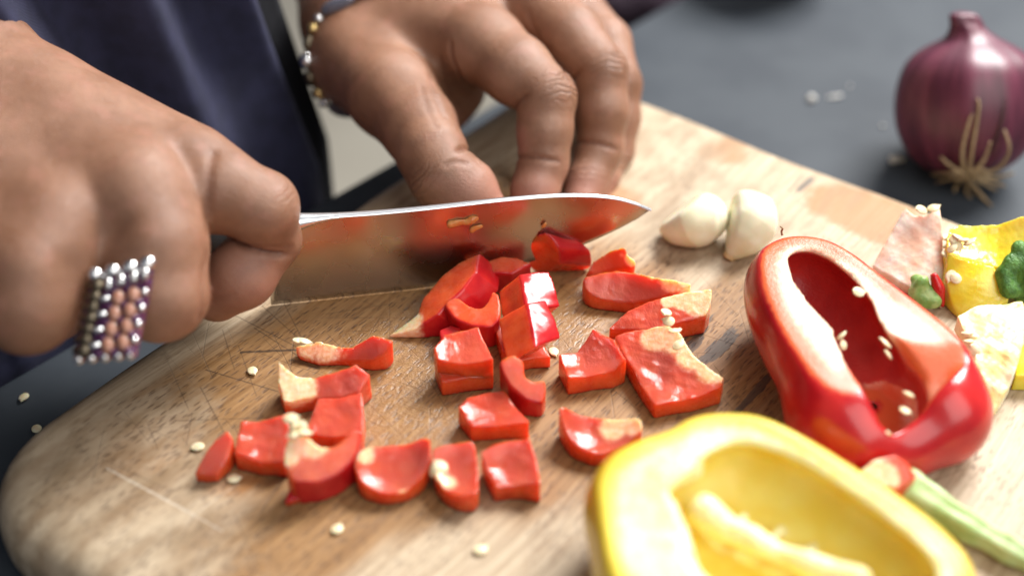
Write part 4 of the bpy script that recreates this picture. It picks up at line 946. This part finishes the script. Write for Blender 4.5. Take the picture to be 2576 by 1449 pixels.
half('yellow_pepper_half', 'blurred yellow pepper half cut side up in the near right corner', 'pepper half',
     [(1503, 1215), (1535, 1145), (1610, 1112), (1690, 1085), (1740, 1045), (1840, 1030), (1930, 1045), (2060, 1115), (2180, 1190), (2300, 1275), (2400, 1355), (2450, 1430), (2440, 1530), (2380, 1640), (2240, 1720), (2000, 1740), (1760, 1680), (1600, 1560), (1530, 1440), (1515, 1330)],
     [(1690, 1255), (1710, 1215), (1790, 1145), (1870, 1118), (1980, 1150), (2090, 1215), (2200, 1290), (2300, 1370), (2345, 1430), (2330, 1520), (2240, 1600), (2060, 1640), (1880, 1600), (1780, 1500), (1730, 1400), (1705, 1330)],
     TOP + 3.9, (-.06, -.16, 1), 3.9, .9, M_YELHALF, edge_r=1.4, h=.12, soft_in=.35, floor_t=1.7,
     ridges=[([(1770, 1235, 1.1), (1850, 1275, 1.3), (1960, 1320, 1.4), (2060, 1360, 1.4), (2170, 1400, 1.3)], .44), ([(1850, 1275, 1.4), (1880, 1225, 1.6)], .2), ([(1930, 1305, 1.5), (1975, 1255, 1.7)], .2), ([(2010, 1340, 1.5), (2060, 1300, 1.7)], .2), ([(1668, 1200, .3), (1700, 1180, .4), (1740, 1155, .5)], .3), ([(1690, 1270, .2), (1720, 1330, .3), (1745, 1420, .3), (1790, 1500, .3)], .22)],
     seeds=[(1735, 1400, .2, 1.2)], lobes=[(1650, 1200, 1.9, 1.9)])

# ================================================================== PEPPER TRIMMINGS AT THE RIGHT
def dome_cap(): pass
M_YEL = M_YELHALF
def trim(name, label, pts, t, mat, cat, pale=(), cavv=0.0, skv=.5, **kw):
    o = slab(name, label, pts, t, 'flesh', mat=mat, cat=cat, group='pepper trimmings on the right of the board', pale=pale, **kw)
    me = o.data; a = me.attributes.get('cav') or me.attributes.new('cav', 'FLOAT', 'POINT'); a.data.foreach_set('value', np.full(len(me.vertices), cavv, np.float32))
    return o
t1 = slab('pepper_core', 'pinkish white pepper core wedge standing behind the red half', [(2278, 522, 2.3), (2300, 538, 2.2), (2330, 540, 2.2), (2365, 522, 2.3), (2372, 600, 1.6), (2376, 690, .9), (2372, 768, .25), (2340, 745, .3), (2280, 720, .4), (2195, 668, .6), (2225, 610, 1.3), (2255, 560, 1.8)], .55, 'flesh', mat=M_CORE, cat='pepper core', group='pepper trimmings on the right of the board', seed=41, rough=.05, bowl=.1)
v_, f_ = nets(lambda P: np.maximum(smin(cone(P, at(2315, 715, TOP + .9), at(2345, 752, TOP + .5), .38, .30), cone(P, at(2302, 735, TOP + .7), at(2322, 748, TOP + .5), .3, .3), .15) + .09 * noise(P, .9, 4, 2), TOP + .02 - P[:, 2]), at(2330, 740, TOP) - 1.6, at(2330, 730, TOP) + 1.8, .08); mk('green_stem', v_, f_, M_MIDGREEN, t1)
v_, f_ = tube(spline([at(2348, 690, TOP + 1.4), at(2362, 730, TOP + .8), at(2372, 772, TOP + .2)], 12), np.concatenate([np.linspace(.12, .26, 6), np.linspace(.24, .05, 6)]), 8); mk('red_skin_flap', v_, f_, M_RED, t1)
for (x, y, hh) in [(2318, 528, 2.4), (2348, 524, 2.45), (2384, 598, 1.7), (2388, 618, 1.6), (2382, 640, 1.5)]: seed_at(at(x, y, TOP + hh), t1, .6, 1.15)
y1 = trim('yellow_pepper_end', 'yellow pepper top with a green stem at the right edge', [(2388, 578, 2.0), (2420, 560, 2.3), (2510, 556, 2.5), (2576, 540, 2.8), (2640, 560, 2.6), (2650, 640, 1.8), (2590, 655, 1.7), (2520, 668, 1.6), (2440, 650, 1.7), (2384, 640, 1.7), (2380, 605, 1.9)], .9, M_LEMON, 'pepper top', seed=42, rough=.05, bowl=.34, skv=.4)
y2 = trim('yellow_pepper_wall', 'translucent yellow pepper slice leaning below the yellow top', [(2384, 640, 1.75), (2440, 655, 1.7), (2500, 668, 1.7), (2530, 715, 1.2), (2540, 752, .8), (2490, 775, .5), (2415, 798, .2), (2390, 750, .6), (2375, 700, 1.1)], .55, M_LEMON, 'pepper slice', seed=43, rough=.03, bowl=-.22)
def fgreen(P):
    d = ell(P, at(2584, 692, TOP + 1.3), (.9, 1.1, 1.05))
    for (x, y, hh, r) in [(2534, 655, 2.0, .36), (2520, 690, 1.6, .4), (2530, 730, 1.2, .42), (2548, 625, 2.3, .38), (2535, 668, 1.9, .35), (2524, 712, 1.4, .34)]: d = smin(d, np.linalg.norm(P - at(x + 12, y, TOP + hh), axis=1) - r * .85, .2)
    return np.maximum(d + .05 * noise(P, .7, 6, 2), TOP + .02 - P[:, 2])
v_, f_ = nets(fgreen, at(2560, 690, TOP + 1.4) - 2.2, at(2560, 690, TOP + 1.4) + 2.2, .09); mk('green_stem', v_, f_, M_GREEN, y1)
for (x, y, hh) in [(2402, 606, 2.2), (2412, 598, 2.3), (2424, 604, 2.3), (2396, 624, 2.05), (2438, 610, 2.3), (2408, 618, 2.1), (2392, 694, 1.3), (2404, 700, 1.3)]: seed_at(at(x, y, TOP + hh), y1, .7, 1.15)
w1 = trim('pale_pepper_core', 'pale yellow white pepper core leaning against the red half', [(2405, 800, 1.5), (2440, 775, 1.7), (2500, 760, 1.8), (2576, 745, 1.9), (2590, 800, 1.7), (2570, 880, 1.4), (2545, 960, 1.0), (2500, 1030, .6), (2440, 1062, .3), (2440, 990, .8), (2450, 900, 1.2), (2425, 850, 1.3)], .7, M_WHITECORE, 'pepper core', pale=[(2500, 850, 1.8, 3.5), (2560, 780, 2.6, 2.5), (2480, 1000, .7, 2.0)], cavv=1.0, seed=44, rough=.14, bowl=-.35)
for (x, y, hh) in [(2432, 838, 1.7), (2444, 846, 1.6), (2452, 880, 1.5), (2436, 858, 1.6)]: seed_at(at(x, y, TOP + hh), w1, .7, 1.1)
v_, f_ = nets(lambda P: np.maximum(cone(P, at(2440, 1035, TOP + .35), at(2475, 1010, TOP + .6), .34, .22) + .08 * noise(P, .9, 8, 2), TOP + .02 - P[:, 2]), at(2455, 1025, TOP) - 1.2, at(2455, 1025, TOP) + 1.4, .08); mk('stem_scar', v_, f_, M_PALEGREEN, w1)
trim('yellow_pepper_scrap', 'bright yellow pepper scrap peeping out at the right edge', [(2560, 880, 1.2), (2600, 840, 1.6), (2640, 900, 1.2), (2620, 945, .8), (2555, 945, .8)], .6, M_LEMON, 'pepper scrap', seed=46)
sc_ = slab('red_pepper_tip', 'red pepper scrap with white inside behind the yellow half', [(2160, 1186, 1.95), (2198, 1156, 2.1), (2252, 1142, 2.1), (2286, 1162, 1.95), (2304, 1196, 1.6), (2270, 1226, 1.5), (2212, 1220, 1.7)], .6, 'flesh', pale=[(2196, 1188, 2.0, .75), (2230, 1200, 1.8, .55)], cat='pepper scrap', group='pepper trimmings on the right of the board', seed=47)
def fstem(P):
    d = chain(P, [(at(2285, 1225, TOP + .75), .62), (at(2340, 1262, TOP + .62), .50), (at(2440, 1325, TOP + .55), .42), (at(2540, 1380, TOP + .5), .36), (at(2680, 1450, TOP + .5), .36)], .3)
    ax_ = at(2540, 1380, TOP + .5) - at(2340, 1262, TOP + .6); ax_ /= np.linalg.norm(ax_); q = P - at(2340, 1262, TOP + .6); q = q - (q @ ax_)[:, None] * ax_
    sd = np.cross(ax_, [0, 0, 1.0]); an = np.arctan2(q[:, 2], q @ sd)
    return np.maximum(d + .055 * np.cos(an * 5), TOP + .02 - P[:, 2])
v_, f_ = nets(fstem, np.minimum(at(2285, 1225, TOP), at(2680, 1450, TOP)) - 1.2, np.maximum(at(2285, 1225, TOP), at(2680, 1450, TOP)) + np.array([1, 1.2, 1.6]), .08)
tag(mk('green_pepper_stalk', v_, f_, M_PALEGREEN), 'pale green ribbed pepper stem at the right edge', 'pepper stem')

# ================================================================== ONIONS AND CRUMBS ON THE COUNTER
def onion(name, label, c, r, lean, mat, group, neck=True, roots=True):
    n, m = 72, 48; ax_ = nv(*lean); s1 = np.cross(ax_, [0, 1, .2]); s1 /= np.linalg.norm(s1); s2 = np.cross(ax_, s1)
    prof = [(0, -.90), (.25, -.90), (.55, -.80), (.80, -.58), (.96, -.25), (1.0, .05), (.975, .32), (.90, .56), (.76, .74), (.56, .87), (.40, .95), (.30, 1.03), (.235, 1.12), (.195, 1.22), (.17, 1.29), (.06, 1.32), (0, 1.31)]
    if not neck: prof = prof[:10] + [(.2, 1.0), (.0, 1.02)]
    PR = spline(np.array(prof), m); V = []; ang = []; hg = []; F = []
    for i in range(m):
        for k in range(n):
            a = 2 * math.pi * k / n; rr = PR[i, 0] * (1 + .018 * math.sin(5 * a + 1) + .012 * math.sin(11 * a) + (.16 * math.sin(3 * a) if PR[i, 1] > 1.15 else 0))
            V.append(c + r * (rr * (math.cos(a) * s1 + math.sin(a) * s2) + PR[i, 1] * 1.02 * ax_) + (s1 * .45 * max(0, PR[i, 1] - .95) * r)); ang.append(2 * abs(k / n - .5)); hg.append(PR[i, 1])
    for i in range(m - 1):
        for k in range(n): k2 = (k + 1) % n; F.append([i * n + k, i * n + k2, (i + 1) * n + k2, (i + 1) * n + k])
    o = mk(name, V, F, mat, attrs=dict(ang=ang, hgt=hg)); tag(o, label, 'onion', group)
    surf = lambda a, t: c + r * (np.interp(t, np.linspace(0, 1, m), PR[:, 0]) * 1.012 * (math.cos(a) * s1 + math.sin(a) * s2) + np.interp(t, np.linspace(0, 1, m), PR[:, 1]) * 1.02 * ax_)
    return o, ax_, surf
oc = dep(2432, 275, 65.6); ORAD = 3.28; oc[2] = 3.12
o1, oax, osf = onion('red_onion', 'red onion with dry roots standing on the dark counter', oc, ORAD, (-.02, .42, 1.0), M_ONION, None)
# the torn edge of its dry skin and the root tuft
def px_on(x, y, extra=.04):
    d = ray(x, y); d = d / np.linalg.norm(d); b = (oc - CAM) @ d; q = oc - CAM - d * b; hh = ORAD ** 2 - q @ q
    return CAM + d * (b - math.sqrt(max(hh, 0.01))) if hh > 0 else CAM + d * b
pts = [px_on(*p) for p in [(2470, 92), (2492, 130), (2515, 185), (2525, 240), (2520, 300), (2505, 350), (2495, 390)]]
v_, f_ = tube(spline(pts, 40), np.linspace(.10, .07, 40), 6); mk('torn_skin_edge', v_, f_, M_DRYSKIN, o1)
rb = px_on(2425, 420) + np.array([0, .3, -.5]); rr = random.Random(3)
for p in [[(2420, 425), (2415, 370), (2432, 300), (2440, 280)], [(2430, 430), (2440, 380), (2458, 270), (2450, 240)], [(2440, 430), (2500, 420), (2530, 370), (2520, 320)], [(2420, 430), (2380, 405), (2360, 385)], [(2430, 440), (2460, 480), (2480, 530)], [(2420, 440), (2390, 440), (2350, 450)], [(2440, 440), (2480, 445), (2520, 460)], [(2425, 440), (2440, 465), (2470, 500)], [(2430, 425), (2460, 415), (2480, 430)], [(2425, 432), (2400, 455), (2395, 480)], [(2435, 436), (2425, 470), (2432, 495)], [(2445, 432), (2500, 440), (2545, 430)], [(2420, 428), (2385, 425), (2340, 432)], [(2440, 425), (2470, 395), (2485, 350)], [(2415, 435), (2440, 440), (2500, 470)]]:
    q = [px_on(x, y) + (np.array([0, -.25, .05]) * (1 + rr.random())) for x, y in p]
    for k in q: k[2] = max(k[2], .12)
    v_, f_ = tube(spline(np.array(q), 16), np.linspace(.11, .05, 16), 6); mk('root', v_, f_, M_ROOT, o1)
bc = dep(1940, -95, 82.0); bc[2] = 3.6
onion('brown_onion', 'brown onion mostly cut off by the top edge of the picture', bc, 3.7, (.2, .5, 1), M_BROWNONION, None, neck=False)
def crumb(label, x, y, L_, r, seed, ang):
    p = at(x, y, r * .7); a = p - np.array([math.cos(ang), math.sin(ang), 0]) * L_ / 2; b = p + np.array([math.cos(ang), math.sin(ang), 0]) * L_ / 2
    V, F = nets(lambda P: np.maximum(cone(P, a, b, r, r * .7) + .04 * noise(P, 1.5, seed, 2), .01 - P[:, 2]), np.minimum(a, b) - r - .1, np.maximum(a, b) + r + .1, .05)
    tag(mk('crumb', V, F, M_CRUMB), label, 'crumb', 'pale crumbs on the dark counter')
crumb('bright white crumb on the counter left of the onion', 2045, 248, .08, .2, 1, .2)
crumb('long thin pale peel crumb right of the bright crumb', 2100, 244, .7, .09, 2, .25)
crumb('pale crumb lying in the shadow at the foot of the onion', 2258, 402, .35, .2, 3, .1)
crumb('faint tiny crumb farther back on the counter', 2140, 218, .05, .1, 4, 0)
crumb('faint tiny crumb on the counter near the onion side', 2222, 318, .05, .09, 5, 0)
# a dark bundle beyond the counter edge
bp = at(1560, -40, -14.0)
def fb(P):
    q = P - bp; d = ell(q, (0, 0, 0), (7.5, 5.5, 4.0)); return d + .35 * np.sin(q[:, 0] * 1.5 + .6 * q[:, 2]) * .6 + .25 * noise(P, .12, 12, 2)
v_, f_ = nets(fb, bp - 9, bp + 9, .4); tag(mk('cloth_bundle', v_, f_, M_PLUM), 'dark plum bundle of cloth beyond the counter at the top edge', 'cloth')
